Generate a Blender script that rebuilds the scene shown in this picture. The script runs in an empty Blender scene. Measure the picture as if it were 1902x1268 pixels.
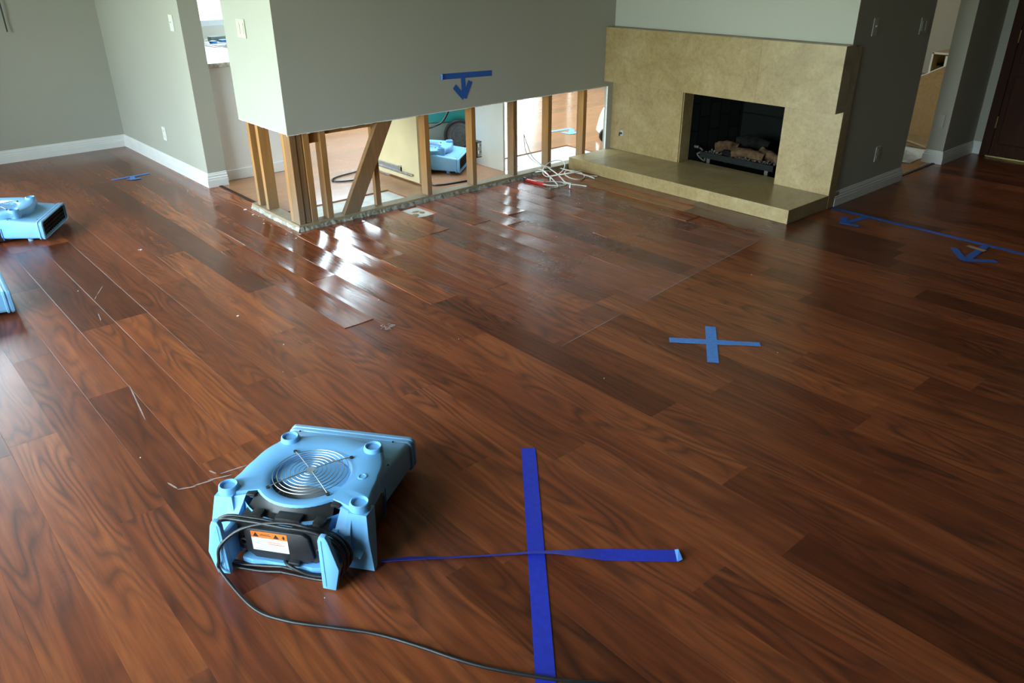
import bpy, bmesh, math, random
from mathutils import Vector, Matrix
random.seed(7)
sc = bpy.context.scene
COL = sc.collection

# ---------------------------------------------------------------- camera
W, H, F = 1902, 1268, 1441.7
CAM = Vector((-1.9987, -4.2110, 1.5))
yaw, pit, rol = math.radians(48.75), math.radians(26.6), math.radians(-0.33)
d = Vector((math.cos(yaw)*math.cos(pit), math.sin(yaw)*math.cos(pit), -math.sin(pit)))
r0 = d.cross(Vector((0, 0, 1))).normalized(); u0 = r0.cross(d)
r = math.cos(rol)*r0 + math.sin(rol)*u0
u = -math.sin(rol)*r0 + math.cos(rol)*u0
cd = bpy.data.cameras.new('camera'); cam = bpy.data.objects.new('camera', cd); COL.objects.link(cam)
M = Matrix((r, u, -d)).transposed().to_4x4(); M.translation = CAM
cam.matrix_world = M
cd.sensor_fit = 'HORIZONTAL'; cd.sensor_width = 36; cd.lens = F/W*36; cd.clip_start = .05; cd.clip_end = 200
sc.camera = cam

# ---------------------------------------------------------------- world: overcast daylight above, garden below
SKY_STRENGTH = 19.0
wd = bpy.data.worlds.new('daylight'); sc.world = wd; wd.use_nodes = True
nt = wd.node_tree; nt.nodes.clear()
tc = nt.nodes.new('ShaderNodeTexCoord'); sp = nt.nodes.new('ShaderNodeSeparateXYZ')
cr = nt.nodes.new('ShaderNodeValToRGB'); bg = nt.nodes.new('ShaderNodeBackground'); wo = nt.nodes.new('ShaderNodeOutputWorld')
mr = nt.nodes.new('ShaderNodeMapRange'); mr.inputs[1].default_value = -1; mr.inputs[2].default_value = 1
nt.links.new(tc.outputs['Generated'], sp.inputs[0]); nt.links.new(sp.outputs[2], mr.inputs[0])
nt.links.new(mr.outputs[0], cr.inputs[0]); nt.links.new(cr.outputs[0], bg.inputs[0]); nt.links.new(bg.outputs[0], wo.inputs[0])
e = cr.color_ramp.elements
e[0].position = 0.0; e[0].color = (.20, .24, .13, 1)
e[1].position = 1.0; e[1].color = (.62, .80, 1.0, 1)
for p, c in ((.47, (.25, .30, .18, 1)), (.53, (.84, .95, .96, 1)), (.62, (.82, .97, 1.10, 1))):
    n = e.new(p); n.color = c
bg.inputs[1].default_value = SKY_STRENGTH
sc.view_settings.view_transform = 'Standard'; sc.view_settings.look = 'None'
sc.view_settings.exposure = 0.0; sc.view_settings.gamma = 1; sc.view_settings.use_curve_mapping = False

def portal(name, loc, rot, sx, sy):
    l = bpy.data.lights.new(name, 'AREA'); l.shape = 'RECTANGLE'; l.size = sx; l.size_y = sy
    l.cycles.is_portal = True
    o = bpy.data.objects.new(name, l); COL.objects.link(o); o.location = loc; o.rotation_euler = rot
XW = -3.3            # window wall
CEIL = 2.32
YB = -8.6            # wall behind the camera
# window openings (x or y wall, range, z range)
WA = (-3.40, 1.95, .02, 2.02)       # in wall x=XW : y0,y1,z0,z1
WB = (-3.05, -1.30, .02, 2.02)     # in wall y=3.19 : x0,x1
WK = (1.50, 2.42, .93, 2.02)        # kitchen window
WL = (.25, 1.10, .93, 1.19)        # low kitchen window over the counter
WD = (3.95, 5.60, .02, 2.02)       # kitchen glass door
WH = (1.35, 2.95, .02, 2.02)        # added glass doors in the hall wall, unseen, to brighten the kitchen
WS = (.9, 4.6, .9, 2.7)            # added ceiling opening to brighten the kitchen : x0,x1,y0,y1
portal('daylight_left', (XW-.12, (WA[0]+WA[1])/2, (WA[2]+WA[3])/2), (0, math.radians(-90), 0), WA[3]-WA[2], WA[1]-WA[0])
portal('daylight_back', ((WB[0]+WB[1])/2, 3.31, (WB[2]+WB[3])/2), (math.radians(-90), 0, 0), WB[1]-WB[0], WB[3]-WB[2])
portal('daylight_kitchen', ((WK[0]+WK[1])/2, 3.31, (WK[2]+WK[3])/2), (math.radians(-90), 0, 0), WK[1]-WK[0], WK[3]-WK[2])
portal('daylight_door', ((WD[0]+WD[1])/2, 3.31, (WD[2]+WD[3])/2), (math.radians(-90), 0, 0), WD[1]-WD[0], WD[3]-WD[2])

portal('added_hall_portal', (9.72, (WH[0]+WH[1])/2, 1.02), (0, math.radians(90), 0), 2.0, WH[1]-WH[0])
portal('added_skylight_portal', ((WS[0]+WS[1])/2, (WS[2]+WS[3])/2, CEIL+.09), (0, 0, 0), WS[1]-WS[0], WS[3]-WS[2])

# ---------------------------------------------------------------- materials
def newmat(name):
    m = bpy.data.materials.new(name); m.use_nodes = True
    t = m.node_tree; b = t.nodes['Principled BSDF']; return m, t, b
def N(t, kind, **kw):
    n = t.nodes.new(kind)
    for k, v in kw.items():
        if isinstance(k, str) and hasattr(n, k): setattr(n, k, v)
    return n
def setin(n, **kw):
    for k, v in kw.items(): n.inputs[k.replace('_', ' ')].default_value = v
def ramp(t, fac, stops):
    n = t.nodes.new('ShaderNodeValToRGB'); t.links.new(fac, n.inputs[0]); el = n.color_ramp.elements
    el[0].position, el[0].color = stops[0][0], (*stops[0][1], 1)
    el[1].position, el[1].color = stops[-1][0], (*stops[-1][1], 1)
    for p, c in stops[1:-1]:
        q = el.new(p); q.color = (*c, 1)
    return n.outputs[0]
def math_(t, op, a, b=None, clamp=False):
    n = t.nodes.new('ShaderNodeMath'); n.operation = op; n.use_clamp = clamp
    for i, v in enumerate((a, b)):
        if v is None: continue
        if isinstance(v, (int, float)): n.inputs[i].default_value = v
        else: t.links.new(v, n.inputs[i])
    return n.outputs[0]
def mix(t, fac, a, b, mode='MIX'):
    n = t.nodes.new('ShaderNodeMix'); n.data_type = 'RGBA'; n.blend_type = mode
    for i, v in ((0, fac), (6, a), (7, b)):
        if isinstance(v, (int, float)): n.inputs[i].default_value = v
        elif isinstance(v, tuple): n.inputs[i].default_value = (*v, 1)
        else: t.links.new(v, n.inputs[i])
    return n.outputs[2]
def noise(t, vec, scale, detail=3, rough=.5, dist=0):
    n = t.nodes.new('ShaderNodeTexNoise'); n.inputs['Scale'].default_value = scale
    n.inputs['Detail'].default_value = detail; n.inputs['Roughness'].default_value = rough; n.inputs['Distortion'].default_value = dist
    if vec is not None: t.links.new(vec, n.inputs['Vector'])
    return n.outputs['Fac']
def mapping(t, vec, scale=(1, 1, 1), loc=(0, 0, 0), rot=(0, 0, 0)):
    n = t.nodes.new('ShaderNodeMapping'); t.links.new(vec, n.inputs[0])
    n.inputs['Scale'].default_value = scale; n.inputs['Location'].default_value = loc; n.inputs['Rotation'].default_value = rot
    return n.outputs[0]
def objco(t): return t.nodes.new('ShaderNodeTexCoord').outputs['Object']
def bump(t, b, h, strength, dist=.002):
    n = t.nodes.new('ShaderNodeBump'); n.inputs['Strength'].default_value = strength; n.inputs['Distance'].default_value = dist
    t.links.new(h, n.inputs['Height']); t.links.new(n.outputs[0], b.inputs['Normal'])

def plain(name, col, rough=.5, metal=0, nscale=20, var=.12, bmp=0, spec=.5):
    m, t, b = newmat(name)
    co = objco(t); f = noise(t, co, nscale, 4)
    c1 = tuple(c*(1-var) for c in col); c2 = tuple(min(1, c*(1+var)) for c in col)
    t.links.new(ramp(t, f, [(.3, c1), (.7, c2)]), b.inputs['Base Color'])
    b.inputs['Roughness'].default_value = rough; b.inputs['Metallic'].default_value = metal
    b.inputs['Specular IOR Level'].default_value = spec
    if bmp: bump(t, b, noise(t, co, nscale*6, 3), bmp)
    return m

def wood_floor(name='cherry_plank_floor', pale=False):
    m, t, b = newmat(name)
    at = t.nodes.new('ShaderNodeAttribute'); at.attribute_name = 'plank'      # along-grain coords offset per plank
    rnd = t.nodes.new('ShaderNodeAttribute'); rnd.attribute_name = 'rnd'
    v = at.outputs['Vector']
    big = noise(t, mapping(t, v, (8, 1.15, 1)), 1.0, 1.3, .45, .12)
    rings = math_(t, 'FRACT', math_(t, 'MULTIPLY', big, 13))
    rings = math_(t, 'ABSOLUTE', math_(t, 'SUBTRACT', rings, .5))
    rings = math_(t, 'MULTIPLY', rings, 2, True)
    fine = noise(t, mapping(t, v, (150, 6, 1)), 1.0, 4, .6)
    mid = noise(t, mapping(t, v, (34, 1.6, 1)), 1.0, 4, .55, .3)
    blot = noise(t, mapping(t, v, (7, 2.2, 1), (5, 3, 0)), 1.0, 3, .5)
    c_light = ramp(t, mid, [(.25, (.158, .037, .014)), (.5, (.255, .062, .021)), (.75, (.355, .100, .029))])
    c_dark = (.060, .018, .012)
    # ring lines are strong only in the figured patches
    fig = ramp(t, blot, [(.40, (0, 0, 0)), (.62, (1, 1, 1))])
    ringf = ramp(t, rings, [(0.0, (.95, .95, .95)), (.35, (.45, .45, .45)), (.85, (0, 0, 0))])
    ringf = math_(t, 'MULTIPLY', ringf, math_(t, 'ADD', math_(t, 'MULTIPLY', fig, .60), .24))
    c = mix(t, ringf, c_light, c_dark)
    finef = ramp(t, fine, [(.36, (1, 1, 1)), (.56, (0, 0, 0))])
    c = mix(t, math_(t, 'MULTIPLY', finef, .20), c, c_dark)
    tint = ramp(t, rnd.outputs['Fac'], [(0, (.46, .42, .44)), (.3, (.82, .78, .80)), (.6, (1.0, 1.0, 1.0)), (.85, (1.16, 1.2, 1.1)), (1, (.70, .66, .70))])
    c = mix(t, 1.0, c, tint, 'MULTIPLY')
    # dried film where water and a rug lay before the hearth, and dusty scuffing elsewhere
    co = objco(t); s = t.nodes.new('ShaderNodeSeparateXYZ'); t.links.new(co, s.inputs[0])
    def step(x, a, w): 
        n = t.nodes.new('ShaderNodeMapRange'); t.links.new(x, n.inputs[0]); n.inputs[1].default_value = a-w; n.inputs[2].default_value = a+w
        return n.outputs[0]
    edge = math_(t, 'ADD', s.outputs[1], math_(t, 'MULTIPLY', s.outputs[0], -.115))
    wob = math_(t, 'MULTIPLY', math_(t, 'SUBTRACT', noise(t, co, 9, 3), .5), .05)
    zone = math_(t, 'MULTIPLY', step(math_(t, 'ADD', edge, wob), -2.15, .015), step(s.outputs[0], .50, .45))
    zone = math_(t, 'MULTIPLY', zone, math_(t, 'SUBTRACT', 1.0, step(math_(t, 'ADD', s.outputs[0], wob), 1.94, .02)))
    mott = ramp(t, noise(t, co, 5.0, 7, .68, .8), [(.38, (0, 0, 0)), (.62, (1, 1, 1))])
    speck = ramp(t, noise(t, co, 55, 4, .7), [(.42, (0, 0, 0)), (.66, (1, 1, 1))])
    film = math_(t, 'MULTIPLY', zone, math_(t, 'ADD', .22, math_(t, 'MULTIPLY', mott, math_(t, 'ADD', .15, math_(t, 'MULTIPLY', speck, .5)))))
    dust = ramp(t, noise(t, mapping(t, co, (1, 1, 1), (3, 1, 0)), 2.1, 6, .65, .6), [(.50, (0, 0, 0)), (.72, (1, 1, 1))])
    left = math_(t, 'SUBTRACT', 1.0, step(s.outputs[0], .2, 1.0))
    dustm = math_(t, 'MULTIPLY', math_(t, 'MULTIPLY', dust, left), math_(t, 'ADD', .04, math_(t, 'MULTIPLY', speck, .16)))
    filmall = math_(t, 'ADD', film, dustm, True)
    c = mix(t, math_(t, 'MULTIPLY', filmall, .34), c, (.42, .30, .29))
    if pale: c = mix(t, .50, c, (.50, .255, .110))  # lighter orange mixed in imitates the strong light on the kitchen boards
    t.links.new(c, b.inputs['Base Color'])
    wet = math_(t, 'MULTIPLY', step(s.outputs[1], -1.6, .5), step(s.outputs[0], -.65, .25))
    rg = math_(t, 'SUBTRACT', .285, math_(t, 'MULTIPLY', wet, .125))
    rg = math_(t, 'ADD', rg, math_(t, 'MULTIPLY', filmall, .12))
    rg = math_(t, 'ADD', rg, math_(t, 'MULTIPLY', fine, .05))
    t.links.new(rg, b.inputs['Roughness'])
    b.inputs['Specular IOR Level'].default_value = .42
    hh = math_(t, 'ADD', math_(t, 'MULTIPLY', fine, .35), math_(t, 'MULTIPLY', noise(t, co, 16, 2), .8))
    bump(t, b, hh, .10, .0016)
    return m

def wall_paint(name, col):
    m, t, b = newmat(name)
    co = objco(t)
    t.links.new(ramp(t, noise(t, co, 1.3, 3), [(.3, tuple(c*.97 for c in col)), (.7, tuple(c*1.03 for c in col))]), b.inputs['Base Color'])
    b.inputs['Roughness'].default_value = .6; b.inputs['Specular IOR Level'].default_value = .35
    bump(t, b, noise(t, co, 160, 3), .06, .001)
    return m

def travertine():
    m, t, b = newmat('travertine')
    co = objco(t)
    n1 = noise(t, mapping(t, co, (1, 1, 1.2)), 3.2, 8, .62, 1.2)
    n2 = noise(t, mapping(t, co, (1.2, 1, .9), (4, 2, 1)), 11, 7, .7, .8)
    c = ramp(t, n1, [(.28, (.28, .195, .085)), (.5, (.35, .258, .122)), (.72, (.41, .325, .175))])
    v = ramp(t, n2, [(.30, (.50, .40, .26)), (.46, (.93, .90, .82)), (.60, (1, 1, 1)), (.75, (1.2, 1.18, 1.12))])
    n3 = noise(t, co, 48, 5, .7, .4)
    c = mix(t, .55, c, ramp(t, n3, [(.35, (.72, .66, .55)), (.55, (1, 1, 1)), (.72, (1.15, 1.12, 1.05))]), 'MULTIPLY')
    t.links.new(mix(t, .42, c, v, 'MULTIPLY'), b.inputs['Base Color'])
    t.links.new(math_(t, 'ADD', .22, math_(t, 'MULTIPLY', n2, .2)), b.inputs['Roughness'])
    bump(t, b, n2, .08, .001)
    return m

def lumber(name, a, c2, grime=0.0):
    m, t, b = newmat(name)
    co = objco(t)
    g = noise(t, mapping(t, co, (60, 60, 3)), 1, 4, .6, .6)
    big = noise(t, mapping(t, co, (9, 9, 2)), 1, 3, .5)
    c = ramp(t, g, [(.3, a), (.7, c2)])
    c = mix(t, math_(t, 'MULTIPLY', ramp(t, big, [(.45, (0, 0, 0)), (.75, (1, 1, 1))]), .45), c, tuple(x*.55 for x in a))
    if grime:
        s = t.nodes.new('ShaderNodeSeparateXYZ'); t.links.new(co, s.inputs[0])
        mrn = t.nodes.new('ShaderNodeMapRange'); t.links.new(s.outputs[2], mrn.inputs[0])
        mrn.inputs[1].default_value = .30; mrn.inputs[2].default_value = .02     # water wicked up from the floor
        f = math_(t, 'MULTIPLY', mrn.outputs[0], math_(t, 'ADD', .25, noise(t, co, 28, 4)))
        c = mix(t, math_(t, 'MULTIPLY', f, grime), c, (.20, .17, .13))
    t.links.new(c, b.inputs['Base Color']); b.inputs['Roughness'].default_value = .75
    b.inputs['Specular IOR Level'].default_value = .25
    bump(t, b, g, .2, .001)
    return m

def plastic_blue(name='blue_plastic', dirt=.5):
    m, t, b = newmat(name)
    co = objco(t)
    base = ramp(t, noise(t, co, 6, 3), [(.3, (.150, .43, .78)), (.7, (.185, .50, .86))])
    dm = ramp(t, noise(t, mapping(t, co, (1, 1, 1), (2, 5, 1)), 9, 6, .7, .5), [(.45, (0, 0, 0)), (.75, (1, 1, 1))])
    s = t.nodes.new('ShaderNodeSeparateXYZ'); t.links.new(co, s.inputs[0])
    mrn = t.nodes.new('ShaderNodeMapRange'); t.links.new(s.outputs[0], mrn.inputs[0])
    mrn.inputs[1].default_value = .10; mrn.inputs[2].default_value = .24          # grime on the outlet duct
    f = math_(t, 'MULTIPLY', math_(t, 'ADD', math_(t, 'MULTIPLY', mrn.outputs[0], .75), .12), math_(t, 'ADD', .35, dm), True)
    t.links.new(mix(t, math_(t, 'MULTIPLY', f, dirt), base, (.30, .30, .27)), b.inputs['Base Color'])
    b.inputs['Roughness'].default_value = .42
    bump(t, b, noise(t, co, 220, 2), .05, .0005)
    return m

MT = {}
MT['floor'] = wood_floor()
MT['floor_lit_tone'] = wood_floor('lit_tone_plank_floor', True)  # same planks, with the kitchen's brightness put into the colour
MT['wall'] = wall_paint('greige_wall_paint', (.41, .405, .350))
MT['wall_low_bounce'] = wall_paint('bounce_cut_wall_paint', (.07, .065, .055))  # dark tone given to the unseen rear wall to cut bounce light
MT['wall_cream'] = wall_paint('cream_wall_paint', (.66, .62, .52))
MT['ceiling'] = wall_paint('ceiling_paint', (.40, .40, .37))
MT['trim'] = plain('white_trim', (.78, .79, .78), .35, nscale=8, var=.03)
MT['stone'] = travertine()
MT['stud'] = lumber('stud_lumber', (.33, .150, .045), (.45, .225, .075), .75)
MT['studdark'] = lumber('aged_stud_lumber', (.20, .10, .042), (.30, .155, .065), .9)
MT['sill'] = lumber('sill_plate_lumber', (.26, .19, .11), (.40, .30, .18), .5)
MT['grime'] = plain('grimy_mortar', (.24, .235, .20), .9, nscale=38, var=.55, bmp=.6)
MT['cutedge'] = plain('gypsum_edge', (.80, .79, .76), .9, nscale=60, var=.12)
MT['plaster'] = plain('dirty_plaster', (.36, .35, .30), .9, nscale=40, var=.4, bmp=.4)
MT['subfloor'] = plain('pale_subfloor', (.66, .63, .56), .85, nscale=14, var=.14, bmp=.1)
MT['blue'] = plastic_blue()
MT['blue2'] = plastic_blue('blue_plastic_dusty', .7)
MT['black'] = plain('black_plastic', (.022, .023, .026), .42, nscale=18, var=.4, bmp=.05)
MT['cord'] = plain('black_rubber_cord', (.014, .016, .018), .38, nscale=30, var=.2)
MT['chrome'] = plain('bright_wire', (.55, .56, .58), .42, 1.0, var=.05)
MT['impeller'] = plain('grey_impeller', (.24, .26, .27), .5, nscale=12, var=.2)
MT['inner'] = plain('inner_blue', (.03, .13, .42), .5, nscale=10, var=.2)
MT['orange'] = plain('orange_label', (.85, .20, .03), .45, var=.04)
MT['white'] = plain('white_label', (.80, .80, .83), .4, var=.02)
MT['grey'] = plain('grey_print', (.45, .45, .47), .5, var=.05)
MT['print'] = plain('black_print', (.02, .02, .02), .5, var=.05)
MT['tape'] = plain('deep_blue_tape', (.022, .040, .50), .55, nscale=60, var=.12)
MT['tape2'] = plain('mid_blue_tape', (.085, .25, .66), .55, nscale=60, var=.12)
MT['tape3'] = plain('wall_blue_tape', (.020, .10, .42), .55, nscale=60, var=.12)
MT['plate'] = plain('white_switch_plate', (.72, .72, .68), .35, var=.03)
MT['platecream'] = plain('cream_switch_plate', (.50, .50, .40), .4, var=.03)
MT['plateg'] = plain('grey_switch_plate', (.46, .45, .41), .35, var=.03)
MT['soot'] = plain('sooty_firebrick', (.020, .021, .019), .85, nscale=12, var=.5, bmp=.4)
MT['iron'] = plain('black_iron', (.006, .007, .0065), .7, 0, nscale=30, var=.4, bmp=.3, spec=.2)
MT['log'] = plain('ceramic_log', (.085, .050, .028), 1, nscale=16, var=.75, bmp=.9, spec=.05)
MT['char'] = plain('charred_log', (.007, .007, .006), 1, nscale=22, var=.7, bmp=.9, spec=.1)
MT['ember'] = plain('ember_gravel', (.13, .11, .095), .9, nscale=70, var=.7, bmp=.6)
MT['agedmetal'] = plain('aged_metal', (.055, .05, .04), .6, 0, var=.3)
MT['brass'] = plain('dull_brass', (.35, .28, .12), .45, .8, var=.2)
MT['panelcream'] = plain('cream_cabinet_panel', (.72, .60, .36), .5, nscale=4, var=.06)
MT['panelwhite'] = plain('white_cabinet_panel', (.76, .74, .66), .4, nscale=4, var=.04)
MT['cabwhite'] = plain('white_cabinet', (.78, .78, .77), .35, nscale=4, var=.03)
MT['mdf'] = plain('tan_particle_board', (.40, .235, .09), .7, nscale=45, var=.12)
MT['edge'] = plain('white_board_edge', (.80, .76, .66), .6, var=.05)
MT['teal'] = plain('teal_plastic', (.02, .24, .22), .45, nscale=8, var=.12)
MT['greygreen'] = plain('grey_green_plastic', (.16, .19, .16), .55, nscale=8, var=.15)
MT['rubber'] = plain('tyre_rubber', (.012, .013, .014), .6, nscale=20, var=.2)
MT['hub'] = plain('grey_hub', (.13, .135, .14), .5, nscale=20, var=.25)
MT['steel'] = plain('galvanised_steel', (.50, .53, .55), .35, .8, nscale=30, var=.2)
MT['cable'] = plain('white_coax', (.62, .61, .53), .45, nscale=20, var=.12)
MT['red'] = plain('red_plastic', (.42, .018, .012), .35, nscale=20, var=.15)
MT['darkwood'] = lumber('dark_mahogany', (.026, .008, .004), (.050, .014, .006))
MT['granite'] = plain('granite', (.50, .47, .42), .2, nscale=26, var=.75)
MT['whitepoly'] = plain('white_plastic_sheet', (.78, .78, .80), .3, nscale=6, var=.05)
MT['card'] = plain('brown_cardboard', (.36, .22, .10), .8, nscale=10, var=.15)
MT['scuff'] = plain('chalky_scuff', (.36, .27, .25), .8, nscale=80, var=.2)
MT['bluething'] = plain('blue_lid', (.04, .22, .62), .4, var=.1)
MT['rod'] = plain('black_rod', (.012, .013, .012), .4, var=.2)
MT['cabwood'] = lumber('brown_cabinet_wood', (.28, .13, .05), (.40, .20, .08))
def brick():
    m, t, b = newmat('firebrick')
    co = objco(t)
    bt = t.nodes.new('ShaderNodeTexBrick'); t.links.new(mapping(t, co, (1, 1, 1), (0, 0, 0), (math.radians(90), 0, math.radians(90))), bt.inputs[0])
    setin(bt, Scale=1.0, Mortar_Size=.006, Brick_Width=.20, Row_Height=.095)
    bt.inputs['Color1'].default_value = (.008, .010, .009, 1); bt.inputs['Color2'].default_value = (.006, .007, .0065, 1); bt.inputs['Mortar'].default_value = (.003, .0035, .003, 1)
    t.links.new(bt.outputs[0], b.inputs['Base Color']); b.inputs['Roughness'].default_value = 1; b.inputs['Specular IOR Level'].default_value = .08
    bump(t, b, bt.outputs[1], -.5, .004)
    return m
MT['brick'] = brick()
def glass():
    m, t, b = newmat('window_glass')
    tr = t.nodes.new('ShaderNodeBsdfTransparent'); gl = t.nodes.new('ShaderNodeBsdfGlossy'); gl.inputs['Roughness'].default_value = .01
    lw = t.nodes.new('ShaderNodeFresnel'); lw.inputs[0].default_value = 1.45
    mx = t.nodes.new('ShaderNodeMixShader'); t.links.new(lw.outputs[0], mx.inputs[0]); t.links.new(tr.outputs[0], mx.inputs[1]); t.links.new(gl.outputs[0], mx.inputs[2])
    tr.inputs[0].default_value = (.95, .98, .97, 1)
    t.links.new(mx.outputs[0], t.nodes['Material Output'].inputs[0])
    return m
MT['glass'] = glass()

# ---------------------------------------------------------------- mesh helpers
def link(name, me, mats, parent=None):
    o = bpy.data.objects.new(name, me); COL.objects.link(o)
    if not isinstance(mats, (list, tuple)): mats = [mats]
    for m in mats: me.materials.append(MT[m] if isinstance(m, str) else m)
    if parent is not None: o.parent = parent
    return o
def obj(name, bm, mats, parent=None, smooth=False, angle=35):
    bmesh.ops.recalc_face_normals(bm, faces=bm.faces[:])
    if smooth:
        for f in bm.faces: f.smooth = True
        a = math.radians(angle)
        for ed in bm.edges:
            if len(ed.link_faces) == 2 and ed.calc_face_angle(0) > a: ed.smooth = False
    me = bpy.data.meshes.new(name); bm.to_mesh(me); bm.free()
    return link(name, me, mats, parent)
def tag(o, label=None, cat=None, group=None, kind=None):
    if label: o['label'] = label
    if cat: o['category'] = cat
    if group: o['group'] = group
    if kind: o['kind'] = kind
    return o
def empty(name, loc=(0, 0, 0), rz=0, label=None, cat=None, group=None):
    o = bpy.data.objects.new(name, None); COL.objects.link(o); o.location = loc; o.rotation_euler = (0, 0, rz)
    o.empty_display_size = .05
    return tag(o, label, cat, group)
def NB(): return bmesh.new()
def box(bm, x0, x1, y0, y1, z0, z1, bev=0, mi=0, M=None):
    vs = [bm.verts.new((x, y, z)) for z in (z0, z1) for y in (y0, y1) for x in (x0, x1)]
    fs = [bm.faces.new([vs[i] for i in q]) for q in ((0, 2, 3, 1), (4, 5, 7, 6), (0, 1, 5, 4), (2, 6, 7, 3), (0, 4, 6, 2), (1, 3, 7, 5))]
    for f in fs: f.material_index = mi
    if M is not None:
        for v in vs: v.co = M @ v.co
    if bev:
        eds = list({e_ for f in fs for e_ in f.edges})
        rr = bmesh.ops.bevel(bm, geom=eds, offset=bev, segments=2, affect='EDGES', profile=.5)
        for f in rr['faces']: f.material_index = mi
def prism(bm, pts, z0, z1, axis='z', mi=0, bev=0, M=None):
    def P3(a, b, c): return {'z': (a, b, c), 'x': (c, a, b), 'y': (a, c, b)}[axis]
    lo = [bm.verts.new(P3(a, b, z0)) for a, b in pts]; hi = [bm.verts.new(P3(a, b, z1)) for a, b in pts]
    fs = [bm.faces.new(lo[::-1]), bm.faces.new(hi)]
    n = len(pts)
    for i in range(n): fs.append(bm.faces.new((lo[i], lo[(i+1) % n], hi[(i+1) % n], hi[i])))
    for f in fs: f.material_index = mi
    if M is not None:
        for v in lo+hi: v.co = M @ v.co
    if bev:
        eds = list({e_ for f in fs for e_ in f.edges})
        rr = bmesh.ops.bevel(bm, geom=eds, offset=bev, segments=2, affect='EDGES', profile=.5)
        for f in rr['faces']: f.material_index = mi
def loft(bm, rings, cap0=True, cap1=True, mi=0, closed=True):
    vr = [[bm.verts.new(p) for p in rg] for rg in rings]
    n = len(rings[0])
    for a, b in zip(vr, vr[1:]):
        for i in range(n if closed else n-1):
            f = bm.faces.new((a[i], a[(i+1) % n], b[(i+1) % n], b[i])); f.material_index = mi
    if cap0: bm.faces.new(vr[0][::-1]).material_index = mi
    if cap1: bm.faces.new(vr[-1]).material_index = mi
    return vr
def ring(bm, c, R, rad, seg=48, k=6, n=Vector((0, 0, 1)), mi=0, a0=0):
    n = Vector(n).normalized(); a = n.orthogonal().normalized(); b = n.cross(a); c = Vector(c)
    vs = []
    for i in range(seg):
        th = 2*math.pi*i/seg; dr = math.cos(th)*a + math.sin(th)*b
        vs.append([bm.verts.new(c + dr*(R+rad*math.cos(2*math.pi*j/k)) + n*rad*math.sin(2*math.pi*j/k)) for j in range(k)])
    for i in range(seg):
        for j in range(k):
            bm.faces.new((vs[i][j], vs[(i+1) % seg][j], vs[(i+1) % seg][(j+1) % k], vs[i][(j+1) % k])).material_index = mi
def cyl(bm, c, R, h, n=Vector((0, 0, 1)), seg=24, R2=None, mi=0):
    n = Vector(n).normalized(); a = n.orthogonal().normalized(); b = n.cross(a); c = Vector(c)
    R2 = R if R2 is None else R2
    loft(bm, [[c + q*n*h + (math.cos(2*math.pi*i/seg)*a + math.sin(2*math.pi*i/seg)*b)*rr for i in range(seg)] for q, rr in ((0, R), (1, R2))], mi=mi)
def lathe(bm, prof, c, n=Vector((0, 0, 1)), seg=36, mi=0, cap0=False, cap1=False):
    n = Vector(n).normalized(); a = n.orthogonal().normalized(); b = n.cross(a); c = Vector(c)
    loft(bm, [[c + n*z + (math.cos(2*math.pi*i/seg)*a + math.sin(2*math.pi*i/seg)*b)*rr for i in range(seg)] for rr, z in prof], cap0, cap1, mi)
def spline(pts, per=8):
    P = [Vector(p) for p in pts]; out = []
    for i in range(len(P)-1):
        p0 = P[i-1] if i else P[0]*2-P[1]; p1, p2 = P[i], P[i+1]; p3 = P[i+2] if i+2 < len(P) else P[-1]*2-P[-2]
        for j in range(per):
            s = j/per
            out.append(.5*((2*p1)+(p2-p0)*s+(2*p0-5*p1+4*p2-p3)*s*s+(3*p1-p0-3*p2+p3)*s**3))
    out.append(P[-1]); return out
def tube(bm, pts, rad, k=8, per=8, mi=0):
    Q = spline(pts, per) if per else [Vector(p) for p in pts]
    rings = []; up = Vector((0, 0, 1))
    for i, p in enumerate(Q):
        tg = (Q[min(i+1, len(Q)-1)]-Q[max(i-1, 0)]).normalized()
        s = tg.cross(up)
        if s.length < .05: s = tg.orthogonal()
        s.normalize(); q = s.cross(tg).normalized(); up = q
        rings.append([p+rad*(math.cos(2*math.pi*j/k)*s+math.sin(2*math.pi*j/k)*q) for j in range(k)])
    loft(bm, rings, mi=mi)
def bx(name, mats, *a, bev=0, parent=None):
    bm = NB(); box(bm, *a, bev=bev); return obj(name, bm, mats, parent)
def struct(o): o['kind'] = 'structure'; return o

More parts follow.
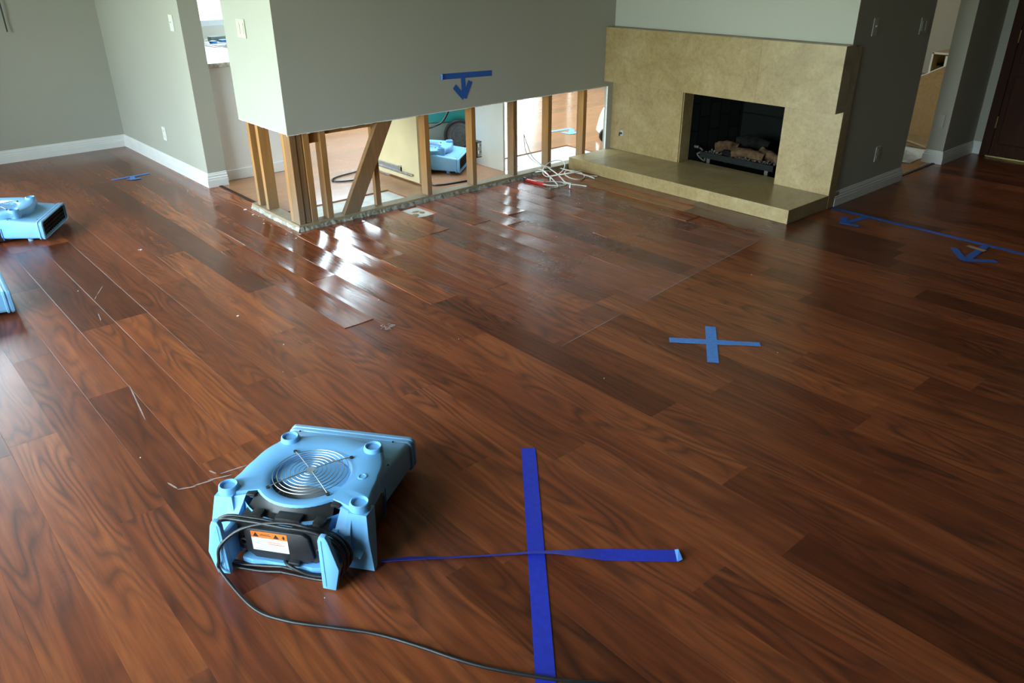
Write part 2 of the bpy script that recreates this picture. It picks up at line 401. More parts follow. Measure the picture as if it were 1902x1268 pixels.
# ---------------------------------------------------------------- floor: every plank shaped, boards cupped by water near the wall
ROW0, ROWP, PLEN = .395, .1487, 1.345
known = {-1: -3.276, 0: -2.794, 1: -2.094, 2: -2.75, 3: -3.156, 4: -.766, 5: -1.366, 6: -3.375, 7: -1.205, 8: -1.62, 9: -2.9, 10: -.585, 11: -1.95, 12: -1.253, 13: -.739, 14: -1.422}
def sub_rect(rc, hole):
    x0, x1, y0, y1 = rc; a0, a1, b0, b1 = hole
    if a1 <= x0 or a0 >= x1 or b1 <= y0 or b0 >= y1: return [rc]
    out = []
    if b0 > y0: out.append((x0, x1, y0, b0))
    if b1 < y1: out.append((x0, x1, b1, y1))
    yy0, yy1 = max(y0, b0), min(y1, b1)
    if a0 > x0: out.append((x0, a0, yy0, yy1))
    if a1 < x1: out.append((a1, x1, yy0, yy1))
    return out
def planks(name, regions, holes, axis, damage):
    verts, faces, A, Rn = [], [], [], []
    rng = random.Random(11)
    def sstep(a, b, x):
        s = max(0, min(1, (x-a)/(b-a))); return s*s*(3-2*s)
    def hgt(x, y): # how much water damage here, 0..1
        dx = max(0, -.30-x, x-2.3); dy = max(0, y-0.3, -1.25-y)
        q = max(0, 1-math.hypot(dx, dy)/.55)
        dl = max(0, 1-math.hypot((x+1.75)/.3, (y+.6)/1.1))       # lifted boards at the left edge
        return min(1, q+dl*.25)
    for k in range(-60, 60):
        a0 = ROW0-ROWP*(k+1); a1 = a0+ROWP
        ph = known.get(k, rng.random()*PLEN) if axis == 'y' else rng.random()*PLEN
        for j in range(-8, 9):
            b0 = ph+j*PLEN; b1 = b0+PLEN
            rseed = rng.random(); off = (rng.random()*60, rng.random()*60); lift = (rng.random(), rng.random()); tilt = rng.uniform(-1, 1)
            cup = rng.uniform(.5, 1.3)
            for rg in regions:
                rc = (rg[0], rg[1], rg[2], rg[3])
                if axis == 'y': c = (max(a0, rc[0]), min(a1, rc[1]), max(b0, rc[2]), min(b1, rc[3]))
                else: c = (max(b0, rc[0]), min(b1, rc[1]), max(a0, rc[2]), min(a1, rc[3]))
                if c[1]-c[0] < .004 or c[3]-c[2] < .004: continue
                cs = [c]
                for h_ in holes: cs = [z for q in cs for z in sub_rect(q, h_)]
                for (x0, x1, y0, y1) in cs:
                    if x1-x0 < .003 or y1-y0 < .003: continue
                    mid = hgt((x0+x1)/2, (y0+y1)/2) if damage else 0
                    dense = damage and max(mid, hgt(x0, y0), hgt(x0, y1), hgt(x1, y0), hgt(x1, y1)) > .01
                    L, Wd = (y1-y0, x1-x0) if axis == 'y' else (x1-x0, y1-y0)
                    na = 6 if dense else 1; nb = max(2, int(L/.05)) if dense else 1
                    g = .0006
                    ta = [0, g/Wd] + [g/Wd+(1-2*g/Wd)*i/na for i in range(1, na)] + [1-g/Wd, 1]
                    tb = [0, g/L] + [g/L+(1-2*g/L)*i/nb for i in range(1, nb)] + [1-g/L, 1]
                    base = len(verts)
                    for ib, s in enumerate(tb):
                        for ia, q in enumerate(ta):
                            if axis == 'y': x = x0+(x1-x0)*q; y = y0+(y1-y0)*s; ga, gb = (x-a0)/ROWP, (y-b0)/PLEN
                            else: x = x0+(x1-x0)*s; y = y0+(y1-y0)*q; ga, gb = (y-a0)/ROWP, (x-b0)/PLEN
                            z = 0.0
                            if dense:
                                D = hgt(x, y)*.85
                                z += D*(.0035*cup*(2*ga-1)**2 + .0016*tilt*(2*ga-1))
                                e0 = max(0, 1-gb/.16); e1 = max(0, 1-(1-gb)/.16)
                                z += D*(.0055*lift[0]*e0**2+.0055*lift[1]*e1**2)
                                z += D*.0012*math.sin(gb*9+off[0])
                                z = max(z, 0)
                            if ia in (0, len(ta)-1) or ib in (0, len(tb)-1): z -= .0003
                            verts.append((x, y, z))
                            A.append((x if axis == 'y' else y, y if axis == 'y' else x, 0)); A[-1] = (A[-1][0]+off[0], A[-1][1]+off[1], rseed*20); Rn.append(rseed)
                    m_, n_ = len(ta), len(tb)
                    for ib in range(n_-1):
                        for ia in range(m_-1):
                            i0 = base+ib*m_+ia; q4 = (i0, i0+1, i0+m_+1, i0+m_)
                            faces.append(q4 if axis == 'y' else q4[::-1])
                    # skirts down to the subfloor
                    rim = [base+i for i in range(m_)] + [base+m_-1+i*m_ for i in range(1, n_)] + [base+m_*n_-1-i for i in range(1, m_)] + [base+m_*(n_-1-i) for i in range(1, n_-1)]
                    low = []
                    for i in rim:
                        v = verts[i]; verts.append((v[0], v[1], -.0115)); low.append(len(verts)-1); A.append(A[i]); Rn.append(Rn[i])
                    for i in range(len(rim)):
                        j2 = (i+1) % len(rim); q4 = (rim[i], low[i], low[j2], rim[j2])
                        faces.append(q4 if axis == 'y' else q4[::-1])
    me = bpy.data.meshes.new(name); me.from_pydata(verts, [], faces)
    at = me.attributes.new('plank', 'FLOAT_VECTOR', 'POINT'); at.data.foreach_set('vector', [c for v in A for c in v])
    at = me.attributes.new('rnd', 'FLOAT', 'POINT'); at.data.foreach_set('value', Rn)
    o = link(name, me, 'floor' if damage else 'floor_lit_tone'); o['kind'] = 'structure'
    return o
MAIN = [(XW, .07, YB, 3.19), (.07, 2.30, YB, .03), (2.30, 5.12, YB, -1.83)]
hole_tile = (.6925, .8410, -.255, -.015)
fl = planks('floor', MAIN, [hole_tile], 'y', True)
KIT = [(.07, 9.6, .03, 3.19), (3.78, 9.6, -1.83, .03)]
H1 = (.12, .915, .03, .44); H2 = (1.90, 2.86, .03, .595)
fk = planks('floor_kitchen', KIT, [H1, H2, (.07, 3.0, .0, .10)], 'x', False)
struct(bx('floor_slab', 'subfloor', XW-.1, 9.8, YB-.1, 3.4, -.10, -.0117))

# ---------------------------------------------------------------- room shell
def wall_open(name, mat, axis, pos, thick, a0, a1, z0, z1, openings):
    """wall in plane axis=pos with rectangular openings (a0,a1,z0,z1)"""
    bm = NB()
    ops = sorted(openings)
    cur = a0; segs = []
    for (o0, o1, q0, q1) in ops:
        segs.append((cur, o0, z0, z1))
        if q0 > z0: segs.append((o0, o1, z0, q0))
        if q1 < z1: segs.append((o0, o1, q1, z1))
        cur = o1
    segs.append((cur, a1, z0, z1))
    for (s0, s1, q0, q1) in segs:
        if s1-s0 < .001: continue
        if axis == 'x': box(bm, min(pos, pos+thick), max(pos, pos+thick), s0, s1, q0, q1)
        else: box(bm, s0, s1, min(pos, pos+thick), max(pos, pos+thick), q0, q1)
    return struct(obj(name, bm, mat))
wall_open('wall_left', 'wall', 'x', XW, -.14, YB-.14, 3.33, -.1, CEIL, [WA])
wall_open('wall_back', 'wall', 'y', 3.19, .14, XW, .134, -.1, CEIL, [WB])
wall_open('wall_kitchen', 'wall_cream', 'y', 3.19, .14, .134, 9.74, -.1, CEIL, [WL, WK, WD])
wall_open('wall_behind', 'wall_low_bounce', 'y', YB, -.14, XW, 5.26, -.1, CEIL, [])
wall_open('wall_hall', 'wall_cream', 'x', 9.6, .14, -1.75, 3.19, -.1, CEIL, [WH])
struct(bx('wall_right', 'wall', 5.12, 5.26, YB, -1.875, -.1, CEIL))     # holds the entry door
bm = NB()
for rc in sub_rect((XW-.14, 9.74, YB-.14, 3.33), WS): box(bm, rc[0], rc[1], rc[2], rc[3], CEIL, CEIL+.1)
struct(obj('ceiling', bm, 'ceiling'))
struct(bx('wall_partition', 'wall', 0, .134, 1.353, 3.19, 0, CEIL))
struct(bx('wall_entry', 'wall', 4.523, 9.6, -1.875, -1.75, -.0, CEIL))
# chimney breast: block with the firebox mouth cut from it
bm = NB()
FB = (-1.49, -.675, .045, .595)
box(bm, 2.765, 3.45, -1.875, FB[0]-.03, 0, CEIL)
box(bm, 2.765, 3.45, FB[1]+.03, .09, 0, CEIL)
box(bm, 2.765, 3.45, FB[0]-.03, FB[1]+.03, .66, CEIL)
box(bm, 3.45, 3.805, -1.875, .09, 0, CEIL)
struct(obj('wall_chimney', bm, 'wall'))
struct(bx('wall_chimney_face', 'wall', 2.745, 2.765, -1.875, -.0005, 1.003, CEIL))
# half-stripped box wall: drywall left only above the cut
bm = NB()
box(bm, 0, .012, .012, .652, .576, CEIL); box(bm, 0, 2.700, 0, .012, .572, CEIL)
box(bm, 2.700, 2.76, 0, .012, .089, CEIL)
box(bm, .088, .100, .088, .652, .578, CEIL); box(bm, .100, 2.76, .088, .100, .572, CEIL); box(bm, .012, .100, .642, .652, .578, CEIL)
struct(obj('wall_box', bm, 'wall'))
bm = NB()   # torn paper and gypsum along the cut
rg = random.Random(3)
x = 0.0
while x < 2.69:
    w_ = rg.uniform(.02, .07); box(bm, x, min(x+w_, 2.69), -.0006, .0125, .572-rg.uniform(.001, .0045), .5735); x += w_
y = 0.0
while y < .65:
    w_ = rg.uniform(.02, .06); box(bm, -.0006, .0125, y, min(y+w_, .652), .578-rg.uniform(.001, .0045), .5795); y += w_
box(bm, 2.6985, 2.7003, -.0004, .0125, .09, .572)
struct(obj('trim_1', bm, 'cutedge'))

def baseboard(name, path, h=.100, t=.016, left=True):
    """stepped profile swept along a floor path with mitred corners"""
    prof = [(0, 0), (t, 0), (t, h*.50), (t*.86, h*.53), (t*.86, h*.66), (t*.62, h*.70), (t*.62, h*.83), (t*.35, h*.89), (t*.30, h*.97), (0, h)]
    P = [Vector((a, b)) for a, b in path]; rings = []
    for i, p in enumerate(P):
        d0 = (p-P[i-1]).normalized() if i else (P[1]-P[0]).normalized()
        d1 = (P[i+1]-p).normalized() if i+1 < len(P) else d0
        n0 = Vector((d0.y, -d0.x)); n1 = Vector((d1.y, -d1.x)); m_ = (n0+n1); m_ = m_/(m_.length_squared/2)
        rings.append([(p.x+m_.x*a, p.y+m_.y*a, b) for a, b in prof])
    bm = NB(); loft(bm, rings); return struct(obj(name, bm, 'trim'))
baseboard('baseboard_back', [(XW+.02, 3.19), (0, 3.19)][::1])
baseboard('baseboard_left', [(0, 3.19), (0, 1.353), (.134, 1.353)])
baseboard('baseboard_right', [(2.845, -1.875), (3.79, -1.875), (3.805, -1.875), (3.805, -1.5)], .098)
baseboard('baseboard_entry', [(4.75, -1.75), (4.523, -1.75), (4.523, -1.875), (5.12, -1.875), (5.12, -1.945)], .098)
# threshold strips where the plank floor meets the kitchen
bm = NB(); box(bm, .058, .082, .665, 1.353, -.004, .004, bev=.0015); box(bm, 3.80, 4.523, -1.842, -1.818, -.004, .004, bev=.0015)
struct(obj('trim_2', bm, 'darkwood'))
struct(bx('trim_3', 'edge', .134, .150, 1.415, 1.46, 0, .80))

def window(name, axis, pos, a0, a1, z0, z1, mull, depth=.10, rail=None):
    bm = NB(); t = .045
    def bb(s0, s1, q0, q1, p0, p1):
        if axis == 'x': box(bm, p0, p1, s0, s1, q0, q1)
        else: box(bm, s0, s1, p0, p1, q0, q1)
    p0, p1 = sorted((pos, pos+depth))
    bb(a0, a1, z0, z0+t, p0, p1); bb(a0, a1, z1-t, z1, p0, p1); bb(a0, a0+t, z0, z1, p0, p1); bb(a1-t, a1, z0, z1, p0, p1)
    for m_ in mull: bb(m_-t/2, m_+t/2, z0, z1, p0, p1)
    if rail: bb(a0, a1, rail-.015, rail+.015, p0, p1)
    o = struct(obj(name, bm, 'trim'))
    bm = NB(); pm = (p0+p1)/2
    if axis == 'x': box(bm, pm-.002, pm+.002, a0+t, a1-t, z0+t, z1-t)
    else: box(bm, a0+t, a1-t, pm-.002, pm+.002, z0+t, z1-t)
    obj('pane', bm, 'glass', o)
window('window_1', 'x', XW-.12, *WA, mull=[-2.06, -.72, .62])
window('window_2', 'y', 3.20, *WB, mull=[-2.17])
window('window_3', 'y', 3.20, *WK, mull=[])
window('window_6', 'y', 3.20, *WL, mull=[])
window('added_glass_doors', 'x', 9.61, *WH, mull=[2.15])  # added opening, out of view, lets more daylight into the kitchen
bm = NB(); box(bm, WS[0], WS[1], WS[2], WS[3], CEIL+.055, CEIL+.060); struct(obj('added_skylight', bm, 'glass'))  # pane of the added skylight, there only to light the kitchen
window('door_2', 'y', 3.20, *WD, mull=[])

# entry door, dark wood, in wall x=5.12
bm = NB()
box(bm, 5.085, 5.12, -2.02, -1.950, 0, 2.05, bev=.004); box(bm, 5.085, 5.12, -2.99, -2.92, 0, 2.05, bev=.004); box(bm, 5.085, 5.12, -2.92, -2.02, 1.98, 2.05)
casing = struct(obj('door_1', bm, 'darkwood'))
bm = NB(); box(bm, 5.10, 5.12, -2.92, -2.02, .012, 1.98)
for (a, b) in ((-2.88, -2.50), (-2.43, -2.06)):
    for (z0, z1) in ((.10, .62), (.72, 1.35), (1.45, 1.90)):
        box(bm, 5.088, 5.10, a, b, z0, z1, bev=.008)
obj('door_leaf', bm, 'darkwood', casing)
for z in (.27, .91, 1.75):
    bm = NB(); cyl(bm, (5.084, -2.022, z-.045), .006, .09, seg=10); box(bm, 5.083, 5.0855, -2.026, -2.016, z-.045, z+.045); obj('hinge', bm, 'brass', casing)
bm = NB(); box(bm, 5.05, 5.10, -2.93, -2.01, 0, .014, bev=.003); obj('sill', bm, 'brass', casing)

# ---------------------------------------------------------------- framing
def stud(x0, x1, y0, y1, z0, z1, label, mat='stud', group='bare wall studs'):
    bm = NB(); box(bm, x0, x1, y0, y1, z0, z1, bev=.0015)
    o = obj('wall_stud', bm, mat)
    return tag(o, label, 'stud', group)
ZS, ZT = .0365, 1.2
F0, F1 = .0180, .0875
bm = NB(); box(bm, .002, 2.74, .004, .0875, .0, ZS, bev=.002)
tag(obj('sill_plate', bm, 'sill'), 'long weathered timber sill plate on the floor, below the row of bare studs', 'sill plate', 'sill plates')
bm = NB(); box(bm, .002, .0875, .089, .660, .0, ZS, bev=.002)
tag(obj('sill_plate', bm, 'sill'), 'short pale sill plate on the floor beside the open doorway', 'sill plate', 'sill plates')
bm = NB(); rg = random.Random(5)   # crumbled mortar and glue along the plate's face
def rough_strip(bm, pts, rg):
    n = len(pts); rows = []; a, hgt_ = .01, .02
    for (x_, y_, nx, ny) in pts:
        a = a*.6+rg.uniform(.003, .022)*.4; hgt_ = hgt_*.6+rg.uniform(.008, .034)*.4
        rows.append([bm.verts.new((x_, y_, hgt_)), bm.verts.new((x_+nx*a*.45, y_+ny*a*.45, hgt_*.75)), bm.verts.new((x_+nx*a, y_+ny*a, .0006)), bm.verts.new((x_, y_, .0006))])
    for a, b in zip(rows, rows[1:]):
        for i in range(3): bm.faces.new((a[i], a[i+1], b[i+1], b[i]))
rough_strip(bm, [(i*.012, .003, 0, -1) for i in range(0, 190)], rg)
o = obj('mortar_crumbs', bm, 'grime'); tag(o, 'grey crumbled mortar line along the foot of the stripped wall', 'mortar', kind='stuff')
bm = NB(); rough_strip(bm, [(.003, i*.012, -1, 0) for i in range(0, 56)], rg)
o = obj('plaster_crumbs', bm, 'plaster'); tag(o, 'pale torn plaster crumbs along the short side of the stripped wall', 'plaster', kind='stuff')

stud(.0140, .0515, F0-.004, F1, ZS, ZT, 'front stud of the corner post, stained dark near the floor, nearest to the wall corner', 'studdark')
stud(.0530, .0930, F0+.002, F1, ZS, ZT, 'middle stud of the corner post, dark knotted timber', 'studdark')
stud(.0980, .1370, F0-.006, F1, ZS, ZT, 'right-hand stud of the corner post beside the narrow gap', 'stud')
stud(.0140, .0515, .0890, .1260, ZS, ZT, 'rear stud of the corner post on its left side, pale honey timber', 'stud')
stud(.2110, .2480, F0, F1, ZS, ZT, 'single stud between the corner post and the leaning diagonal brace')
stud(.5830, .6200, F0+.037, F1, ZS, .62, 'short stud standing behind the diagonal brace', 'stud')
stud(.9640, 1.000, F0, F1, ZS, ZT, 'knotty stud just right of the cream cabinet panel')
stud(1.355, 1.390, F0, F1, ZS, ZT, 'stud carrying the metal outlet box')
stud(1.735, 1.773, F0, F1, ZS, ZT, 'scarred stud with rusty wire, right of the white cabinet panel', 'studdark')
stud(2.080, 2.116, F0, F1, ZS, ZT, 'stud behind the tangled white cable')
stud(2.452, 2.488, F0, F1, ZS, ZT, 'last stud, standing against the stone hearth end')
stud(F0, F1, .436, .472, ZS, ZT, 'right one of the paired studs by the open doorway')
stud(F0, F1, .560, .596, ZS, ZT, 'left one of the paired studs, outermost at the open doorway')
# diagonal let-in brace
bm = NB()
prism(bm, [(.318, ZS), (.430, ZS), (.905, .90), (.793, .90)], F0-.002, F0+.034, axis='y', bev=.0015)
tag(obj('diagonal_brace', bm, 'studdark'), 'wide dark diagonal timber brace leaning across the stripped wall opening', 'brace')
bm = NB(); box(bm, .14, .21, .05, F1, .50, .58, bev=.001); box(bm, .249, .60, .05, F1, .54, .60)
tag(obj('blocking', bm, 'stud'), 'horizontal timber blocking peeking out under the drywall edge left of the diagonal brace', 'blocking')
# outlet box
ob = empty('outlet_box', (1.391, .02, .22), label='metal electrical box with bare sockets nailed to a bare stud', cat='outlet box')
bm = NB(); box(bm, 0, .008, 0, .06, 0, .11); box(bm, .008, .05, .052, .06, 0, .11); box(bm, .008, .05, 0, .06, 0, .004); box(bm, .008, .05, 0, .06, .106, .11); obj('casing', bm, 'black', ob)
bm = NB(); box(bm, .010, .052, .004, .012, .004, .106, bev=.002)
for z in (.028, .072): box(bm, .018, .044, -.006, .004, z, z+.024, bev=.003)
obj('socket', bm, 'cable', ob)
for z in (.028, .072):
    for x_ in (.024, .035):
        bm = NB(); box(bm, x_, x_+.003, -.0075, -.005, z+.008, z+.018); obj('slot', bm, 'print', ob)
# loose wire stapled on a stud
bm = NB(); tube(bm, [(1.733, .010, .37), (1.735, .006, .28), (1.745, .005, .18), (1.752, .004, .09), (1.760, .004, .045)], .0022, 6); tube(bm, [(1.735, .006, .105), (1.752, .003, .10), (1.772, .006, .105)], .0016, 5)
tag(obj('rusty_wire', bm, 'studdark'), 'thin rusty wire hanging down the front of a scarred stud', 'wire')

# ---------------------------------------------------------------- fireplace
fp = empty('fireplace', (2.287, -.94, 0), label='cream travertine fireplace with raised hearth, thick mantel and black firebox', cat='fireplace')
def W2(bm, ax=(2.287, -.94, 0)):
    for v in bm.verts: v.co -= Vector(ax)
def slabs(name, cuts, x0, x1, z0, z1, bev=.0012):
    bm = NB()
    for a, b in zip(cuts, cuts[1:]): box(bm, x0, x1, b+.0002, a-.0002, z0, z1, bev=bev)
    W2(bm); return obj(name, bm, 'stone', fp)
slabs('hearth', [-.0012, -.207, -.739, -1.312, -1.886], 2.287, 2.90, 0.0012, .089)
slabs('mantel', [-.0012, -.202, -.789, -1.327, -1.889], 2.650, 2.7645, .614, 1.001)
bm = NB()
box(bm, 2.755, 2.7645, -.189, -.0012, .0895, .613, bev=.001); box(bm, 2.755, 2.7645, -.6755, -.1898, .0895, .613, bev=.001)
box(bm, 2.755, 2.7645, -1.888, -1.4905, .0895, .613, bev=.001)
box(bm, 2.755, 2.7645, -1.4895, -.6765, .5965, .613)
box(bm, 2.7650, 2.875, -.6835, -.6755, .0895, .604); box(bm, 2.7650, 2.875, -1.4985, -1.4905, .0895, .604); box(bm, 2.7650, 2.875, -1.4895, -.6765, .5965, .604)
box(bm, 2.766, 2.843, -1.888, -1.8755, 0.0012, .990, bev=.001)
W2(bm); obj('surround', bm, 'stone', fp)
bm = NB()   # firebox shell
def quad(bm, *p):
    return bm.faces.new([bm.verts.new(q) for q in p])
b0, b1, zf, zt = -1.485, -.680, .045, .594
B0, B1 = -1.36, -.80
XF, XR = 2.876, 3.36
quad(bm, (XF, b1, zf), (XR, B1, zf), (XR, B1, zt+.05), (XF, b1, zt)); quad(bm, (XF, b0, zf), (XR, B0, zf), (XR, B0, zt+.05), (XF, b0, zt))
quad(bm, (XR, B0, zf), (XR, B1, zf), (XR, B1, zt+.05), (XR, B0, zt+.05))
quad(bm, (XF, b0, zt), (XF, b1, zt), (XR, B1, zt+.05), (XR, B0, zt+.05)); quad(bm, (2.78, b0, zf), (2.78, b1, zf), (XF, b1, zf), (XF, b0, zf)); quad(bm, (XF, b0, zf), (XF, b1, zf), (XR, B1, zf), (XR, B0, zf))
W2(bm); obj('firebox', bm, 'brick', fp)
bm = NB(); lathe(bm, [(.020, 0), (.022, -.004), (.011, -.006), (.009, -.004)], (2.755, -.119, .223), n=(1, 0, 0), seg=24)
lathe(bm, [(.012, .0), (.012, .006)], (2.7495, -.119, .223), n=(1, 0, 0), seg=20, cap0=True)
W2(bm); gv = obj('gas_valve', bm, 'steel', fp)
bm = NB(); box(bm, 2.742, 2.751, -.124, -.100, .216, .229, bev=.002); box(bm, 2.744, 2.749, -.104, -.097, .200, .222); W2(bm); obj('key_socket', bm, 'print', gv)

# grate with ceramic logs
gx, gy = 2.985, -1.075
gr = empty('fireplace_grate', (gx, gy, zf), label='black iron gas grate standing inside the firebox', cat='grate')
bm = NB(); box(bm, -.07, .20, -.30, .31, .095, .103); box(bm, -.075, -.065, -.305, .315, .075, .118, bev=.002); box(bm, .20, .21, -.30, .31, .085, .118); box(bm, -.07, .2, -.305, -.297, .085, .118); box(bm, -.07, .2, .307, .315, .085, .118)
obj('pan', bm, 'iron', gr)
for (yy, xx) in ((-.245, -.06), (.245, -.06), (-.245, .17), (.245, .17)):
    bm = NB(); prism(bm, [(yy-.012, .0), (yy+.012, .0), (yy+.016, .095), (yy-.016, .095)], xx, xx+.008, axis='x'); obj('leg', bm, 'agedmetal' if xx < 0 else 'iron', gr)
rg = random.Random(9)
bm = NB()
for i in range(260):
    s = rg.uniform(.003, .008); p = Vector((rg.uniform(-.06, .06), rg.uniform(-.29, .30), .103+rg.uniform(0, .008)))
    Mx = Matrix.Translation(p) @ Matrix.Rotation(rg.uniform(0, 6), 4, Vector((rg.random(), rg.random(), rg.random())).normalized())
    box(bm, -s, s, -s, s, -s*.7, s*.7, M=Mx)
o = obj('ember_gravel', bm, 'ember'); o.location = (gx, gy, zf); tag(o, 'glinting ember gravel scattered along the front of the iron grate', 'gravel', kind='stuff')
def log(pts, rads, mat, label, mat2=None):
    rgl = random.Random(len(label)); Q = spline(pts, 5); n = len(Q); rings = []
    for i, p in enumerate(Q):
        f = i/(n-1); rr = rads[0]*(1-f)+rads[1]*f
        tg = (Q[min(i+1, n-1)]-Q[max(i-1, 0)]).normalized(); s = tg.cross(Vector((0, 0, 1))).normalized(); q = s.cross(tg)
        rings.append([p+(s*math.cos(2*math.pi*j/12)+q*math.sin(2*math.pi*j/12))*rr*rgl.uniform(.82, 1.14) for j in range(12)])
    bm = NB(); loft(bm, rings); o = obj('ceramic_log', bm, mat, smooth=True, angle=60)
    return tag(o, label, 'log', 'ceramic logs on the grate')
zl = zf+.103
log([(gx+.02, -.83, zl+.04), (gx+.05, -.90, zl+.055), (gx+.07, -1.0, zl+.045)], (.038, .048), 'log', 'pale tan ceramic log at the left end of the grate')
log([(gx+.11, -.96, zl+.085), (gx+.13, -1.06, zl+.105), (gx+.15, -1.20, zl+.085)], (.046, .040), 'char', 'charred black ceramic log on top of the pile')
log([(gx-.01, -1.00, zl+.034), (gx+.01, -1.10, zl+.048), (gx+.03, -1.24, zl+.030)], (.036, .034), 'log', 'reddish tan ceramic log at the front middle of the grate')
log([(gx-.02, -.935, zl+.024), (gx-.03, -.975, zl+.028), (gx-.03, -1.01, zl+.022)], (.026, .022), 'char', 'small dark lump of ceramic log at the front of the pile')
log([(gx+.08, -1.18, zl+.050), (gx+.06, -1.27, zl+.045), (gx+.03, -1.36, zl+.030)], (.042, .028), 'log', 'brown ceramic log sloping down at the right end of the grate')
bm = NB(); tube(bm, [(2.93, -.645+.0-.04, .19), (2.94, -.72, .185), (2.95, -.755, .165), (2.95, -.735, .145), (2.945, -.715, .13), (2.955, -.745, .10), (2.97, -.77, .085), (2.975, -.765, .12), (2.98, -.78, .15)], .007, 8)
cyl(bm, (2.925, -.70, .188), .011, .035, n=(.2, -1, 0), seg=12)
tag(obj('gas_hose', bm, 'agedmetal'), 'bent brass gas hose at the left side of the firebox', 'gas hose')

# ---------------------------------------------------------------- switches and outlets
def plate(name, axis, pos, c, z, w, h, kind, label, mat='plate', cat='switch'):
    """axis 'x': on plane x=pos facing -x ; axis 'y': on plane y=pos facing -y"""
    e_ = empty(name, (pos, c, z) if axis == 'x' else (c, pos, z), label=label, cat=cat)
    Mx = Matrix.Rotation(math.radians(-90), 4, 'Z') if axis == 'x' else Matrix.Identity(4)
    bm = NB(); box(bm, -w/2, w/2, -.006, -.0003, -h/2, h/2, bev=.0018, M=Mx); obj('cover_plate', bm, mat, e_)
    if kind == 'toggle1' or kind == 'toggle2':
        for sx in ((0,) if kind == 'toggle1' else (-w*.22, w*.22)):
            bm = NB(); box(bm, sx-.006, sx+.006, -.007, -.006, -.012, .012, M=Mx); box(bm, sx-.004, sx+.004, -.015, -.006, 0, .010, bev=.001, M=Mx); obj('toggle', bm, mat, e_)
    elif kind == 'rocker' or kind == 'rocker2':
        for sx in ((0,) if kind == 'rocker' else (-w*.23, w*.23)):
            bm = NB(); box(bm, sx-.0155, sx+.0155, -.0085, -.005, -h*.29, h*.29, bev=.001, M=Mx); obj('rocker', bm, mat, e_)
    else:
        for sz in (-.021, .021):
            bm = NB(); box(bm, -.015, .015, -.008, -.005, sz-.013, sz+.013, bev=.002, M=Mx); s_ = obj('socket', bm, mat, e_)
            for sx in (-.006, .006):
                bm = NB(); box(bm, sx-.001, sx+.001, -.0085, -.0078, sz-.004, sz+.005, M=Mx); obj('slot', bm, 'print', s_)
    return e_
plate('light_switch', 'x', 0, 1.512, 1.09, .070, .103, 'toggle1', 'white single light switch high on the far left wall', 'plate')
plate('wall_outlet', 'x', 0, 2.108, .268, .070, .103, 'outlet', 'white outlet low on the far left wall, above the baseboard', 'plate', 'outlet')
plate('light_switch', 'x', 0, .405, 1.12, .108, .103, 'rocker2', 'cream double switch plate on the bright narrow wall beside the doorway', 'platecream')
plate('light_switch', 'y', -1.875, 2.982, 1.087, .060, .103, 'toggle1', 'narrow grey switch on the dark wall, nearest the mantel', 'plateg')
plate('light_switch', 'y', -1.875, 3.675, 1.056, .118, .103, 'rocker2', 'wide switch plate on the dark wall at the opening edge', 'plateg')
plate('wall_outlet', 'y', -1.875, 3.367, .263, .062, .103, 'outlet', 'outlet low on the dark wall above the right baseboard', 'plateg', 'outlet')
bm = NB(); box(bm, 4.515, 4.523, -1.835, -1.80, .275, .37, bev=.002)
tag(obj('wall_outlet', bm, 'plateg'), 'painted-over cover plate on the end of the entry wall', 'outlet')

# ---------------------------------------------------------------- tape
def strip(bm, pts, w, z=.0016, th=.0005, plane='z', off=0.0):
    """flat tape; pts 2-D centre line"""
    P = [Vector(p) for p in pts]; n = len(P); rows = []
    for i, p in enumerate(P):
        dd = (P[min(i+1, n-1)]-P[max(i-1, 0)]).normalized(); nn = Vector((-dd.y, dd.x))
        ww = (w[i] if isinstance(w, (list, tuple)) else w)/2
        zz = z[i] if isinstance(z, (list, tuple)) else z
        a, b = p+nn*ww, p-nn*ww
        row = []
        for q, h_ in ((a, 0), (b, 0), (b, th), (a, th)):
            row.append((q.x, q.y, zz+h_) if plane == 'z' else (q.x, -(zz+h_), q.y))
        rows.append(row)
    loft(bm, rows)
def lerp(a, b, n): return [(a[0]+(b[0]-a[0])*i/n, a[1]+(b[1]-a[1])*i/n) for i in range(n+1)]
# the big cross in the foreground
bm = NB(); strip(bm, lerp((-.517, -2.602), (-1.40, -3.653), 24), .0475, z=.0014)
tag(obj('tape_strip', bm, 'tape'), 'deep blue tape strip running toward the camera, long stroke of the big cross', 'tape', 'big blue tape cross')
